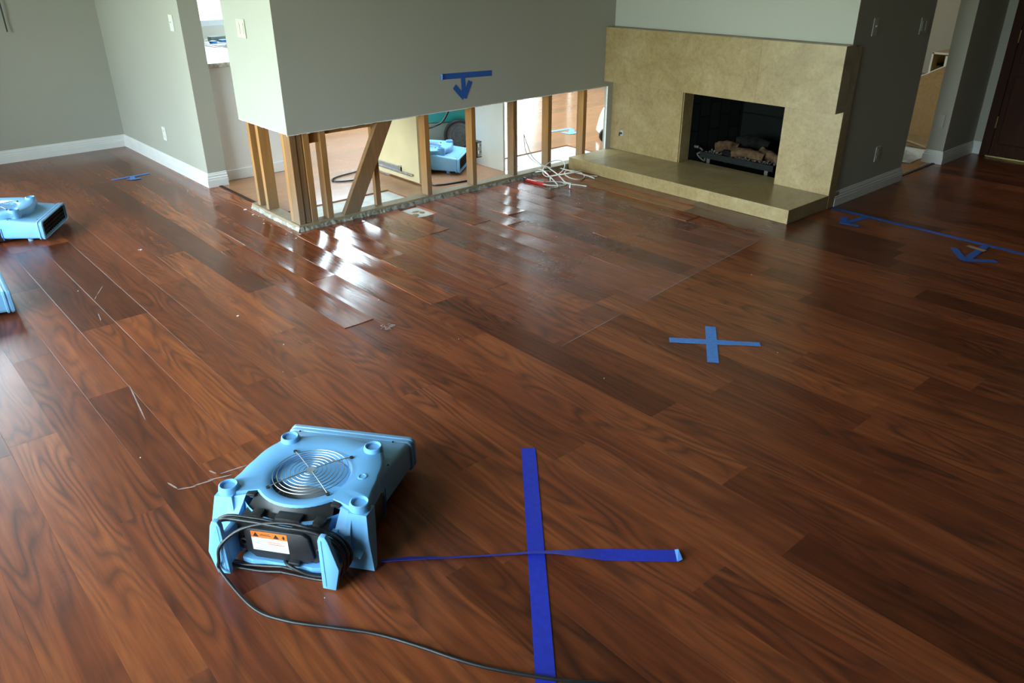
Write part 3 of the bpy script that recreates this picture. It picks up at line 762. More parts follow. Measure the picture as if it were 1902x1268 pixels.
# twisted second stroke
bm = NB()
A_, B_, C_ = Vector((-.566, -3.262)), Vector((-.853, -2.995)), Vector((-1.190, -2.738))
cl = [A_.lerp(B_, i/16) for i in range(17)] + [B_.lerp(C_, i/16) for i in range(1, 17)]
rows = []
for i, p in enumerate(cl):
    f = i/32; dd = (cl[min(i+1, 32)]-cl[max(i-1, 0)]).normalized(); nn = Vector((-dd.y, dd.x))
    ang = 0 if f < .25 else (f-.25)/.55*math.radians(76)
    if f > .80: ang = math.radians(76)-(f-.80)/.20*math.radians(56)
    if f > .94: ang = max(ang, math.radians(18))
    hw = [.0235, .0235, .0235, .019, .0125, .0075, .0055, .0055, .0060, .0150, .0100][int(f*10)] if f >= 1 else (lambda q, k: q[k]+(q[k+1]-q[k])*(f*10-k))([.0235, .0235, .0235, .0225, .0175, .0115, .0075, .0065, .0070, .0170, .0100], int(f*10)); ang = min(ang, math.radians(26)); c_, s_ = math.cos(ang), math.sin(ang)
    n3 = Vector((nn.x*c_, nn.y*c_, s_)); base = Vector((p.x, p.y, .0022 + (hw*s_ if s_ > .02 else 0)))
    up = Vector((-nn.x*s_, -nn.y*s_, c_))*.0005
    rows.append([base+n3*hw, base-n3*hw, base-n3*hw+up, base+n3*hw+up])
loft(bm, rows)
tag(obj('tape_strip', bm, 'tape', smooth=True), 'deep blue twisted tape strip lying across the long stroke, ending at the blower', 'tape', 'big blue tape cross')
bm = NB()   # folded end
loft(bm, [[(-.566+a*.016+.0, -3.262+b*.017-.0, z_) for a, b, z_ in ((1.05, 1.05, .0025), (-1.05, -1.05, .0025), (-1.05, -1.05, .0030), (1.05, 1.05, .0030))], [(-.566+.008+a*.016, -3.262-.008+b*.017, z_) for a, b, z_ in ((.7, .9, .010), (-.6, -.9, .006), (-.6, -.9, .0065), (.7, .9, .0105))]])
obj('curled_end', bm, 'tape2', bpy.data.objects['tape_strip.001'])
bm = NB(); strip(bm, lerp((.732, -2.443), (.458, -2.653), 8), .046, z=.0014)
tag(obj('tape_strip', bm, 'tape2'), 'lighter blue short stroke of the small tape cross, pointing toward the camera', 'tape', 'small blue tape cross')
bm = NB(); strip(bm, lerp((.488, -2.405), (.742, -2.690), 8), [.046]*3+[.046]*3+[.036]*3, z=.0021)
tag(obj('tape_strip', bm, 'tape2'), 'lighter blue crossing stroke of the small tape cross, lying sideways', 'tape', 'small blue tape cross')
# tape boundary line and arrows at the right
bm = NB(); strip(bm, lerp((2.812, -1.900), (2.772, -3.40), 20), .036, z=.0014)
tag(obj('tape_strip', bm, 'tape3'), 'long dark blue tape line across the floor from the right baseboard', 'tape')
def arrow(name, strokes, w, mat, label, plane='z', z=.0021):
    e_ = None
    bm = NB()
    for i, s in enumerate(strokes): strip(bm, lerp(s[0], s[1], 3), s[2] if len(s) > 2 else w, z=z+i*.0006, plane=plane)
    return tag(obj(name, bm, mat), label, 'tape arrow')
arrow('tape_arrow', [((2.795, -2.150), (2.575, -2.105)), ((2.585, -2.195), (2.560, -2.085)), ((2.680, -2.055), (2.555, -2.105))], .038, 'tape3', 'small dark blue tape arrow beside the hearth corner')
arrow('tape_arrow', [((2.775, -2.850), (2.450, -2.865)), ((2.548, -2.985), (2.432, -2.855)), ((2.595, -2.745), (2.432, -2.862))], .040, 'tape3', 'dark blue tape arrow on the dim floor at the far right')
bm = NB(); strip(bm, lerp((2.690, -2.783), (2.668, -2.883), 3), .034, z=.0040)
tag(obj('tape_scrap', bm, 'card'), 'brownish scrap of tape across the far right arrow shaft', 'tape')
# wall arrow
arrow('tape_arrow', [((1.098, .790), (1.527, .7755)), ((1.278, .780), (1.284, .655)), ((1.205, .721), (1.284, .640)), ((1.338, .742), (1.284, .640))], .036, 'tape3', 'blue tape bar with a downward arrow stuck on the grey wall', plane='y', z=.0004)
wa = bpy.data.objects['tape_arrow.002']
bm = NB(); loft(bm, [[(1.098, -.0022, .808), (1.098, -.0022, .772), (1.098, -.0027, .772), (1.098, -.0027, .808)], [(1.108, -.009, .807), (1.108, -.009, .773), (1.108, -.0095, .773), (1.108, -.0095, .807)]])
obj('curled_end', bm, 'tape2', wa)
arrow('tape_arrow', [((-.470, 2.043), (-.188, 2.062)), ((-.322, 2.05), (-.340, 1.955)), ((-.372, 1.998), (-.342, 1.945)), ((-.285, 1.955), (-.345, 1.948))], .034, 'tape2', 'blue tape bar with a small arrow on the floor by the far left wall')
arrow('tape_arrow', [((3.10, 1.09), (3.40, 1.06)), ((3.36, 1.02), (3.20, .88)), ((3.20, .985), (3.20, .87)), ((3.31, .90), (3.19, .88))], .05, 'tape2', 'blue tape arrow on the bright kitchen floor beyond the studs')

# ---------------------------------------------------------------- air movers
def sup(theta, p):  # helper
    return math.copysign(abs(theta)**p, theta)
BOSS = [(-.112, .193), (-.112, -.193), (.145, .134), (.145, -.134)]
def outline(n=120, grow=0.0):
    pts = []
    for i in range(n):
        th = 2*math.pi*i/n; a = abs((math.degrees(th)+180) % 360-180)
        kn = [(0, .196), (25, .200), (42, .215), (60, .209), (80, .197), (100, .204), (112, .225), (128, .215), (129, .16), (181, .16)]
        for (p0, q0), (p1, q1) in zip(kn, kn[1:]):
            if p0 <= a < p1: R = q0+(q1-q0)*(a-p0)/(p1-p0)
        for (bu, bv) in BOSS:
            bd = math.hypot(bu, bv); db = th-math.atan2(bv, bu); db = (db+math.pi) % (2*math.pi)-math.pi
            rr = .031+grow
            sn = bd*math.sin(db)
            if abs(sn) < rr and abs(db) < 1: R = max(R, bd*math.cos(db)+math.sqrt(rr*rr-sn*sn))
        if a > 129: R = .152
        pts.append((R*math.cos(th), R*math.sin(th)))
    return pts
def smooth_outline(p, k=1):
    for _ in range(k):
        n = len(p); p = [((p[i-1][0]+2*p[i][0]+p[(i+1) % n][0])/4, (p[i-1][1]+2*p[i][1]+p[(i+1) % n][1])/4) for i in range(n)]
    return p
def rrect(y0, y1, z0, z1, rad, k=4):
    out = []
    for cx, cz, a0 in ((y1-rad, z1-rad, 0), (y0+rad, z1-rad, 90), (y0+rad, z0+rad, 180), (y1-rad, z0+rad, 270)):
        for i in range(k+1):
            a = math.radians(a0+90*i/k); out.append((cx+rad*math.cos(a), cz+rad*math.sin(a)))
    return out
def make_blower(loc, rz, label, mat='blue', cord=True):
    root = empty('air_mover', loc, rz, label, 'air mover', 'low-profile air movers')
    # --- housing
    bm = NB()
    ol = smooth_outline(outline(), 1); n = len(ol)
    def scl(p, s): return [(a*s, b*s) for a, b in p]
    IR = .112
    inner = [(IR*math.cos(2*math.pi*i/n), IR*math.sin(2*math.pi*i/n)) for i in range(n)]
    lip = [(1.10*a, 1.10*b) for a, b in inner]
    rings = [[(a, b, .120) for a, b in scl(inner, .98)], [(a, b, .164) for a, b in inner], [(a, b, .1665) for a, b in scl(inner, 1.02)], [(a, b, .1700) for a, b in lip],
             [(a, b, .1725) for a, b in scl(inner, 1.22)], [(a, b, .1715) for a, b in scl(ol, .965)], [(a, b, .1690) for a, b in scl(ol, .985)], [(a, b, .163) for a, b in ol], [(a, b, .145) for a, b in ol]]
    loft(bm, rings, False, False)
    # drum body below the top deck
    def drum(s, z): return [(a, b, z) for a, b in [(.194*s*math.cos(2*math.pi*i/60), .194*s*math.sin(2*math.pi*i/60)) for i in range(60)]]
    loft(bm, [drum(.98, .150), drum(1.0, .120), drum(1.0, .100), drum(.975, .098), drum(.96, .03), drum(.88, .012)], False, True)
    # outlet duct
    secs = [(-.02, .188, .030, .150), (.06, .189, .026, .1495), (.12, .192, .024, .142), (.18, .196, .022, .131), (.24, .200, .020, .123), (.285, .203, .019, .118)]
    rr = []
    for (x_, hw, z0, z1) in secs: rr.append([(x_, y_, z_) for y_, z_ in rrect(-hw, hw, z0, z1, .016)])
    loft(bm, rr, True, False)
    # flange: thick lip round the outlet
    def fl_(x_, g): return [(x_, y_, z_) for y_, z_ in rrect(-.203-g, .203+g, .019-g*.8, .118+g*.6, .018)]
    loft(bm, [fl_(.268, 0), fl_(.270, .006), fl_(.278, .007), fl_(.280, .003), fl_(.286, .003), fl_(.288, .007), fl_(.300, .007), fl_(.303, .004), fl_(.303, -.006), fl_(.262, -.008)], False, True)
    # bosses with dished tops
    for (bu, bv) in BOSS:
        lathe(bm, [(.031, .120), (.0285, .176), (.0265, .184), (.0235, .186), (.0205, .184), (.0195, .178), (.0, .1775)], (bu, bv, 0), seg=28, cap1=False)
    # rear pillars down to the floor
    for s in (1, -1):
        q = lambda x_, y_, z_: (x_, s*y_, z_)
        r1 = [q(-.142, .170, .166), q(-.142, .222, .163), q(-.092, .226, .160), q(-.085, .170, .166)]
        r2 = [q(-.160, .160, .100), q(-.160, .230, .100), q(-.095, .226, .100), q(-.085, .165, .100)]
        r3 = [q(-.172, .170, .004), q(-.172, .243, .004), q(-.150, .243, .004), q(-.140, .170, .004)]
        loft(bm, [r1, r2, r3])
        # gusset web between pillar and motor bay, with a rib
        loft(bm, [[q(-.118, .140, .163), q(-.140, .180, .163), q(-.10, .180, .163), q(-.095, .140, .163)], [q(-.190, .142, .115), q(-.166, .180, .110), q(-.10, .180, .11), q(-.10, .130, .11)], [q(-.200, .130, .030), q(-.168, .180, .022), q(-.10, .180, .02), q(-.10, .130, .02)]])
        box(bm, -.192, -.160, *sorted((s*.150, s*.215)), .058, .064)
    # bottom lip under the motor cover
    prism(bm, [(-.215, .120), (-.222, .085), (-.216, .05), (-.222, 0), (-.216, -.05), (-.222, -.085), (-.215, -.120), (-.15, -.130), (-.15, .130)], .012, .030, bev=.002)
    # feet
    for a, b in ((.20, .15), (.20, -.15)): cyl(bm, (a, b, 0), .016, .03, seg=16)
    # raised triangular pad and recessed arrow marks on the deck
    loft(bm, [[(.165+.02*math.cos(t_), -.018+.10*math.sin(t_), .150) for t_ in [2*math.pi*i/24 for i in range(24)]], [(.160+.014*math.cos(t_), -.018+.09*math.sin(t_), .158) for t_ in [2*math.pi*i/24 for i in range(24)]]])
    lathe(bm, [(.014, .171), (.013, .1745), (.009, .1745), (.008, .173), (0, .173)], (.010, -.152, 0), seg=18)
    housing = obj('housing', bm, mat, root, smooth=True, angle=32)
    for a, b, z_ in ((.262, .165, .1225), (.262, -.150, .1225), (.235, -.186, .118), (.12, -.186, .139)):
        bm = NB(); cyl(bm, (a, b, z_), .0035, .002, seg=10); obj('screw', bm, 'print', housing)
    # dark inside of the outlet with vanes
    bm = NB()
    box(bm, .255, .262, -.196, .196, .026, .112)
    for k in range(13): box(bm, .262, .292, -.186+k*.031-.0012, -.186+k*.031+.0012, .026, .112)
    for k in range(3): box(bm, .262, .290, -.194, .194, .045+k*.022, .047+k*.022)
    obj('outlet_grille', bm, 'black', root)
    # lower belly: dark intake cage visible from the side
    bm = NB()
    lathe(bm, [(.150, .004), (.190, .012), (.200, .030), (.201, .082), (.192, .096)], (.0, 0, 0), seg=48, cap0=True)
    obj('lower_cage', bm, 'black', root, smooth=True)
    bm = NB()
    for k in range(9):
        a = math.radians(-78+k*9); c_, s_ = math.cos(a), math.sin(a)
        box(bm, .200, .2045, -.003, .003, .02, .09, M=Matrix.Rotation(a, 4, 'Z'))
    obj('rib', bm, 'inner', root)
    # impeller
    bm = NB()
    lathe(bm, [(.0, .140), (.035, .139), (.060, .130), (.085, .112), (.098, .092)], (0, 0, 0), seg=40)
    lathe(bm, [(.104, .15), (.104, .06)], (0, 0, 0), seg=48)
    for k in range(30):
        a = 2*math.pi*k/30; Mx = Matrix.Rotation(a, 4, 'Z') @ Matrix.Translation((.094, 0, 0)) @ Matrix.Rotation(math.radians(38), 4, 'Z')
        box(bm, -.012, .012, -.0012, .0012, .085, .142, M=Mx)
    obj('impeller', bm, 'impeller', root, smooth=True)
    # wire guard
    bm = NB()
    for k in range(8):
        R = .0205+k*.01225; ring(bm, (0, 0, .1765+.004*(1-(R/.108)**2)), R, .00125, 56, 6)
    for k in range(4):
        a = math.radians(46+90*k); c_, s_ = math.cos(a), math.sin(a)
        tube(bm, [(.012*c_, .012*s_, .182), (.06*c_, .06*s_, .1812), (.105*c_, .105*s_, .1780), (.122*c_, .122*s_, .1745)], .0014, 6, 4)
    wg = obj('wire_guard', bm, 'chrome', root, smooth=True)
    bm = NB(); cyl(bm, (0, 0, .179), .0125, .0022, seg=24); obj('centre_cap', bm, 'impeller', wg)
    for k in range(4):
        a = math.radians(46+90*k); bm = NB(); cyl(bm, (.125*math.cos(a), .125*math.sin(a), .1722), .0055, .004, seg=12)
        obj('guard_screw', bm, 'print', root)
    # black motor cover: saddle below the deck, sloping to the rear panel
    bm = NB()
    def arc(R, z_, a0, a1, m_=16): return [(-R*math.cos(math.radians(a0+(a1-a0)*i/m_)), R*math.sin(math.radians(a0+(a1-a0)*i/m_)), z_) for i in range(m_+1)]
    top = arc(.150, .1668, -50, 50); low = [(-.186-.006*(1-abs(2*i/16-1)), -.128+.256*i/16, .134) for i in range(17)]
    fr = [(-.1985, -.128+.256*i/16, .128) for i in range(17)]
    frb = [(-.1995-.002, -.130+.260*i/16, .052) for i in range(17)]
    bot = [(-.202, -.090+.180*i/16, .030) for i in range(17)]
    back = [(-.14, -.090+.180*i/16, .030) for i in range(17)]
    loft(bm, [top, [((a[0]*.55+b[0]*.45)+.006, (a[1]+b[1])/2, a[2]*.55+b[2]*.45-.004) for a, b in zip(top, low)], low, fr, frb, bot, back], False, False, closed=False)
    # moulded ridges on the saddle, top corner lugs and the flat label panel
    for (a, b) in ((-.118, -.088), (-.052, .020), (.060, .092)):
        prism(bm, [(-.188, .138), (-.160, .161), (-.164, .165), (-.192, .143)], a, b, axis='y') if False else box(bm, -.190, -.158, a, b, .142, .158, bev=.003, M=Matrix.Translation((0, 0, 0)))
    for s in (1, -1):
        box(bm, -.122, -.098, *sorted((s*.112, s*.138)), .160, .1685, bev=.002)
        lathe(bm, [(.013, 0), (.012, -.010), (.007, -.011), (.006, -.006)], (-.199, s*.110, .078), n=(1, 0, 0), seg=16)
    prism(bm, [(-.092, .052), (-.080, .120), (-.066, .130), (.092, .130), (.104, .118), (.104, .052), (.08, .032), (-.07, .032)], -.212, -.198, axis='x', bev=.003)
    box(bm, -.225, -.20, -.052, -.020, .030, .042, bev=.002)
    mc = obj('motor_cover', bm, 'black', root, smooth=True, angle=28)
    # warning label
    L0, L1, Z0, Z1 = -.022, .083, .060, .124
    bm = NB(); X = -.2124
    def q(y0, y1, z0, z1, mi, o_=0): box(bm, X-.0006-o_, X-o_, y0, y1, z0, z1, mi=mi)
    q(L0, L1, Z0, Z1-.021, 0); q(L0, L1, Z1-.021, Z1, 1)
    for k in range(6):
        z_ = Z0+.005+k*.0062; q(L0+.006, L1-.008-(k % 3)*.010, z_, z_+.0014, 2, .0006)
    q(L0+.010, L0+.055, Z0+.0245, Z0+.0262, 1, .0007); q(L0+.020, L0+.060, Z0+.0305, Z0+.0320, 1, .0007)
    for yc in (L1-.014, L0+.032):
        prism(bm, [(yc-.008, Z1-.017), (yc+.008, Z1-.017), (yc, Z1-.004)], X-.0014, X-.0006, axis='x', mi=3)
    q(L0+.046, L1-.026, Z1-.012, Z1-.0105, 3, .0006); q(L0+.050, L1-.030, Z1-.008, Z1-.007, 3, .0006)
    q(L0+.008, L0+.012, Z1-.017, Z1-.006, 3, .0006); q(L0+.006, L0+.015, Z1-.013, Z1-.011, 3, .0006)
    obj('warning_label', bm, ['white', 'orange', 'grey', 'print'], mc)
    # cord cleats
    for s in (1, -1):
        bm = NB()
        pl_ = [(s*.133, .006), (s*.136, .165), (s*.142, .180), (s*.158, .180), (s*.165, .165), (s*.186, .075), (s*.170, .004)]
        prism(bm, pl_ if s < 0 else pl_[::-1], -.262, -.246, axis='x', bev=.0025)
        box(bm, -.2465, -.165, *sorted((s*.134, s*.150)), .030, .128, bev=.002)
        prism(bm, [(s*.142, .015), (s*.144, .168), (s*.147, .168), (s*.145, .015)], -.2632, -.2618, axis='x')
        obj('cord_cleat', bm, mat, root, smooth=True, angle=25)
    if cord:
        bm = NB()
        rgc = random.Random(4)
        def loop(dx, gz, gy):
            return [(-.222+dx, .0, .020-gz), (-.224+dx, -.12, .010-gz*.5), (-.228+dx, -.168-gy, .030), (-.226+dx, -.186-gy, .075), (-.224+dx, -.172-gy, .125), (-.222+dx, -.120, .152+gz),
                    (-.226+dx, -.03, .160+gz), (-.224+dx, .07, .163+gz), (-.222+dx, .150, .155+gz), (-.224+dx, .182+gy, .120), (-.226+dx, .186+gy, .060), (-.224+dx, .158+gy, .012), (-.222+dx, .07, .012-gz), (-.222+dx, .0, .020-gz)]
        tube(bm, loop(0.0, .0, 0), .0046, 8, 6); tube(bm, loop(.010, .006, .006), .0046, 8, 6); tube(bm, loop(-.009, .010, .003), .0046, 8, 6)
        # extra strands massed on the right, behind the cleat
        tube(bm, [(-.205, -.080, .158), (-.200, -.140, .142), (-.198, -.176, .105), (-.200, -.182, .060), (-.204, -.160, .020), (-.214, -.120, .010)], .0046, 8, 6)
        tube(bm, [(-.195, -.110, .150), (-.190, -.160, .125), (-.190, -.190, .080), (-.196, -.180, .035), (-.205, -.140, .012)], .0046, 8, 6)
        tube(bm, [(-.206, .000, .028), (-.226, -.020, .034), (-.232, -.050, .026), (-.232, -.085, .016), (-.228, -.130, .012)], .0046, 8, 6)
        obj('cord_bundle', bm, 'cord', root, smooth=True, angle=60)
    return root
def fwd_angle(v): return math.atan2(v[1], v[0])
G = (-1.232, -2.460)
b1_ = make_blower((G[0], G[1], 0), fwd_angle((.8, .6)), 'pale blue air mover in the foreground with black cord wound on its cleats')
# loose power cord of the foreground blower, in world space but parented
Uv, Vv = Vector((.8, .6, 0)), Vector((-.6, .8, 0))
def L2W(a, b, z): return Vector((G[0], G[1], 0))+Uv*a+Vv*b+Vector((0, 0, z))
fl_pts = [(-1.538, -2.552, .006), (-1.529, -2.662, .005), (-1.487, -2.758, .005), (-1.408, -2.859, .005), (-1.339, -2.948, .005), (-1.282, -3.05, .005), (-1.231, -3.153, .005), (-1.175, -3.244, .0065), (-1.091, -3.354, .008), (-1.02, -3.43, .006), (-.96, -3.52, .005)]
pts = [L2W(-.205, -.150, .140), L2W(-.222, -.105, .168), L2W(-.226, -.040, .178), L2W(-.235, .030, .172), L2W(-.250, .095, .150), L2W(-.268, .142, .106), L2W(-.272, .152, .060), L2W(-.275, .150, .022)]
wpts = [Vector(p) for p in fl_pts]
bm = NB(); tube(bm, pts+wpts[1:], .0046, 8, 8)
inv = (Matrix.Translation((G[0], G[1], 0)) @ Matrix.Rotation(fwd_angle((.8, .6)), 4, 'Z')).inverted()
for v in bm.verts: v.co = inv @ v.co
obj('power_cord', bm, 'cord', b1_, smooth=True, angle=60)

def copy_tree(o, parent=None):
    c = o.copy(); COL.objects.link(c); c.parent = parent
    for ch in list(o.children): 
        if ch.name.startswith('power_cord'): continue
        copy_tree(ch, c)
    return c
def place_blower(loc, ang, label):
    c = copy_tree(b1_); c.location = loc; c.rotation_euler = (0, 0, ang); c['label'] = label; return c
place_blower((-1.343, 1.166, 0), math.radians(-30.6), 'blue air mover at the left edge of the photo with its dark outlet showing')
place_blower((-1.845, .020, 0), math.radians(-4), 'blue air mover mostly cut off at the left edge, only one outlet corner showing')
place_blower((1.505, .770, 0), fwd_angle((.63, -.77)), 'blue air mover behind the studs, standing before the wheeled teal machine')

# ---------------------------------------------------------------- kitchen side
bm = NB(); box(bm, 1.150, 1.168, .380, .985, .012, .80, bev=.001); box(bm, 1.148, 1.172, .377, .380, .012, .80)
cp = tag(obj('cabinet_panel', bm, 'panelcream'), 'cream cabinet side panel with a steel drawer slide near its foot', 'cabinet panel')
bm = NB(); box(bm, 1.136, 1.150, .60, .93, .062, .095, bev=.002); box(bm, 1.126, 1.138, .45, .93, .050, .066, bev=.002); box(bm, 1.130, 1.150, .60, .615, .055, .105)
obj('drawer_slide', bm, 'steel', cp)
bm = NB(); box(bm, 1.850, 1.868, .265, .60, .0012, .80, bev=.001)
tag(obj('cabinet_panel', bm, 'panelwhite'), 'off-white cabinet side panel seen between two bare studs, right of the machine', 'cabinet panel')
# peninsula
pn = empty('kitchen_peninsula', (.15, 1.435, 0), label='white kitchen peninsula with granite top beyond the doorway', cat='cabinet')
bm = NB(); box(bm, .002, .51, .006, 1.15, .0012, .79); obj('body', bm, 'cabwhite', pn)
bm = NB(); box(bm, .0, .512, -.004, .006, .0012, .075, bev=.002); obj('plinth', bm, 'cabwhite', pn)
bm = NB(); box(bm, -.012, .53, -.015, 1.75, .792, .824, bev=.004); obj('worktop', bm, 'granite', pn)
kc = empty('base_cabinet', (.70, 2.62, 0), label='white base cabinet run along the kitchen window wall', cat='cabinet')
bm = NB(); box(bm, 0, 2.7, .0, .56, .08, .79); box(bm, 0.02, 2.68, .05, .56, .0012, .08); obj('body', bm, 'cabwhite', kc)
for k in range(6):
    bm = NB(); box(bm, .02+k*.446, .44+k*.446, -.018, -.001, .10, .77, bev=.004); dr = obj('door', bm, 'cabwhite', kc)
    bm = NB(); tube(bm, [(.40+k*.446, -.018, .60), (.40+k*.446, -.040, .61), (.40+k*.446, -.040, .69), (.40+k*.446, -.018, .70)], .004, 6, 3); obj('handle', bm, 'steel', dr)
bm = NB(); box(bm, -.0, 2.72, -.02, .565, .792, .824, bev=.004); obj('worktop', bm, 'granite', kc)
# bits standing on the counter, glimpsed through the doorway
def small(name, bm, mat, label, cat): return tag(obj(name, bm, mat, smooth=True), label, cat, 'things on the kitchen counter')
bm = NB(); lathe(bm, [(.030, 0), (.032, .01), (.030, .02), (.006, .024), (0, .024)], (.735, 2.72, .825), seg=20, cap0=True)
small('jar_lid', bm, 'bluething', 'round blue lid lying on the bright kitchen counter', 'lid')
bm = NB(); box(bm, .62, .72, 2.42, 2.62, .8250, .8285); box(bm, .64, .70, 2.44, 2.60, .8290, .8330, M=Matrix.Translation((.02, .01, 0)))
for v in bm.verts:
    if v.co.x > .68: v.co.x -= .02
small('paper_stack', bm, 'grey', 'grey papers on the bright kitchen counter', 'papers')
bm = NB(); box(bm, .80, .98, 2.92, 3.00, .825, .860, bev=.005)
small('storage_tray', bm, 'greygreen', 'dark grey tray under the kitchen window', 'tray')
bm = NB(); box(bm, .62, .76, 2.97, 3.05, .825, .850, bev=.005)
small('cloth_bundle', bm, 'grey', 'folded grey cloth under the kitchen window', 'cloth')
bm = NB(); box(bm, .84, .99, 2.78, 2.86, .825, .842, bev=.004)
small('folded_bag', bm, 'bluething', 'pale blue folded packet behind the round lid', 'packet')
# dehumidifier: teal body, big wheel
dh = empty('dehumidifier', (2.06, 1.06, 0), math.radians(-30), label='teal and grey wheeled drying machine standing in the kitchen behind the studs', cat='machine')
bm = NB(); box(bm, -.30, .27, .0, .46, .05, .235, bev=.02); obj('lower_body', bm, 'greygreen', dh, smooth=True, angle=40)
bm = NB(); prism(bm, [(-.31, .232), (.28, .232), (.28, .56), (.20, .66), (-.16, .66), (-.31, .50)], -.01, .47, axis='y', bev=.025); obj('upper_body', bm, 'teal', dh, smooth=True, angle=40)
bm = NB(); cyl(bm, (-.31, .06, .30), .012, .4, n=(0, 0, 1), seg=10); obj('handle_post', bm, 'black', dh)
for (x_, lab) in ((-.02, 1),):
    wc = Vector((x_, -.045, .140)); nw = Vector((0, -1, 0))
    bm = NB(); lathe(bm, [(.100, .022), (.118, .026), (.126, .012), (.126, -.012), (.118, -.026), (.098, -.022)], wc, n=nw, seg=44); wh = obj('wheel', bm, 'rubber', dh, smooth=True)
    bm = NB(); lathe(bm, [(.0, .022), (.018, .024), (.022, .012), (.036, .012), (.040, .018), (.046, .018), (.05, .010), (.066, .010), (.070, .017), (.076, .017), (.080, .010), (.100, .016), (.102, -.02)], wc, n=nw, seg=44); obj('hub', bm, 'hub', wh, smooth=True)
    bm = NB(); cyl(bm, wc+Vector((0, .0, 0)), .015, -.09, n=nw, seg=14); obj('axle', bm, 'steel', wh)
bm = NB(); tube(bm, [(1.44, .30, .60), (1.38, .30, .51), (1.32, .30, .44), (1.255, .32, .41), (1.23, .42, .36), (1.215, .43, .20), (1.21, .34, .03), (1.25, .27, .007), (1.5, .22, .007)], .007, 8, 6)
tag(obj('power_lead', bm, 'cord'), 'dark lead curving down in front of the teal machine', 'cord')
bm = NB(); tube(bm, [(1.20, 1.12, .007), (1.011, 1.014, .007), (.843, .98, .007), (.750, .93, .007), (.738, .87, .007), (.80, .822, .007), (.90, .80, .007), (1.02, .80, .007), (1.10, .90, .007)], .006, 8, 6)
tag(obj('floor_lead', bm, 'cord'), 'black cord looped on the kitchen floor behind the diagonal brace', 'cord')
# white machine peeking out by the fireplace
wm = empty('white_machine', (3.29, .37, 0), math.radians(-35), label='white plastic machine with a black wheel peeking out beside the fireplace wall end', cat='machine')
bm = NB(); prism(bm, [(-.16, .05), (.15, .05), (.15, .27), (-.09, .27), (-.13, .18)], .0, .26, axis='y', bev=.02); obj('body', bm, 'whitepoly', wm, smooth=True, angle=40)
bm = NB(); lathe(bm, [(.03, .012), (.058, .018), (.064, .0), (.058, -.018), (.03, -.012)], (-.125, -.03, .066), n=(0, -1, 0), seg=28, cap0=True, cap1=True); obj('wheel', bm, 'rubber', wm, smooth=True)
bm = NB(); box(bm, -.140, -.112, -.015, .02, .215, .245, bev=.004); obj('latch', bm, 'black', wm)

# ---------------------------------------------------------------- cable tangle and tool
cb = empty('coax_cable', (1.95, -.18, 0), label='tangle of white coax cable on the floor at the hearth end', cat='cable')
def CP(l): return [(a-1.95, b+.18, z) for a, b, z in l]
def circ(cx, cy, ra, rb, rot, z0, z1, tilt=0, turns=1.0, ph=0):
    o = []
    for i in range(int(18*turns)+1):
        t_ = ph+2*math.pi*i/18; a, b = ra*math.cos(t_), rb*math.sin(t_)
        o.append((cx+a*math.cos(rot)-b*math.sin(rot), cy+a*math.sin(rot)+b*math.cos(rot), z0+(z1-z0)*(.5+.5*math.sin(t_+tilt))))
    return o
bm = NB()
cr_ = .0042
for l in (circ(2.07, -.06, .115, .07, .3, .010, .085, 1.2, 1.6), circ(2.05, -.19, .120, .085, -.6, .006, .060, 2.6, 1.4), circ(2.13, -.22, .11, .075, .8, .006, .030, .3, 1.2),
          circ(1.87, -.27, .055, .09, .9, .006, .014, 0, 1.1), circ(1.99, -.03, .07, .05, .2, .008, .050, 4, 1.8),
          [(1.97, .070, .03), (1.95, .03, .012), (1.99, .03, .03), (1.96, -.06, .05), (1.93, -.16, .03), (1.88, -.22, .01)],
          [(1.96, -.05, .05), (1.92, -.18, .03), (1.87, -.30, .012), (1.84, -.34, .006), (1.80, -.33, .006)],
          [(2.10, -.10, .05), (2.16, -.20, .03), (2.22, -.28, .008), (2.26, -.33, .006)],
          [(2.02, -.05, .06), (1.98, -.20, .04), (1.93, -.32, .02), (1.90, -.40, .03), (1.885, -.42, .006)],
          [(1.93, -.30, .006), (1.98, -.40, .006), (2.0, -.47, .006)],
          [(2.12, -.18, .04), (2.18, -.28, .02), (2.20, -.36, .006)]):
    tube(bm, CP(l), cr_, 7, 4)
obj('loops', bm, 'cable', cb, smooth=True, angle=60)
bm = NB(); cyl(bm, CP([(1.885, -.415, .006)])[0], .006, .035, n=(.1, -.1, 1), seg=10); obj('connector', bm, 'steel', cb, smooth=True)
bm = NB(); cyl(bm, CP([(1.80, -.335, .006)])[0], .0055, .03, n=(-1, .2, 0), seg=10); obj('connector', bm, 'steel', cb, smooth=True)
bm = NB()
tube(bm, CP([(1.905, .095, .30), (1.935, .088, .22), (1.97, .070, .13), (2.02, .02, .07), (2.06, -.04, .05)]), .0030, 6, 6)
tube(bm, CP([(1.905, .095, .30), (1.915, .092, .20), (1.93, .085, .155), (1.97, .06, .10), (2.03, -.02, .05)]), .0026, 6, 6)
obj('feed_wire', bm, 'cable', cb, smooth=True)
tl = empty('hand_tool', (1.79, -.15, 0), math.radians(-84), label='small red hand tool lying beside the white cable tangle', cat='tool')
bm = NB(); prism(bm, [(-.085, -.010), (.03, -.014), (.105, -.010), (.105, .010), (.03, .014), (-.085, .010)], .003, .022, bev=.004); obj('handle', bm, 'red', tl, smooth=True)
for x_ in (-.045, .02, .06):
    bm = NB(); cyl(bm, (x_, 0, .021), .0045, .003, seg=10); obj('rivet', bm, 'brass', tl)
bm = NB(); box(bm, -.105, -.083, -.006, .006, .001, .028, bev=.001); obj('jaw', bm, 'black', tl)
bm = NB(); box(bm, 2.005, 2.045, -.035, -.012, .004, .030, bev=.004)
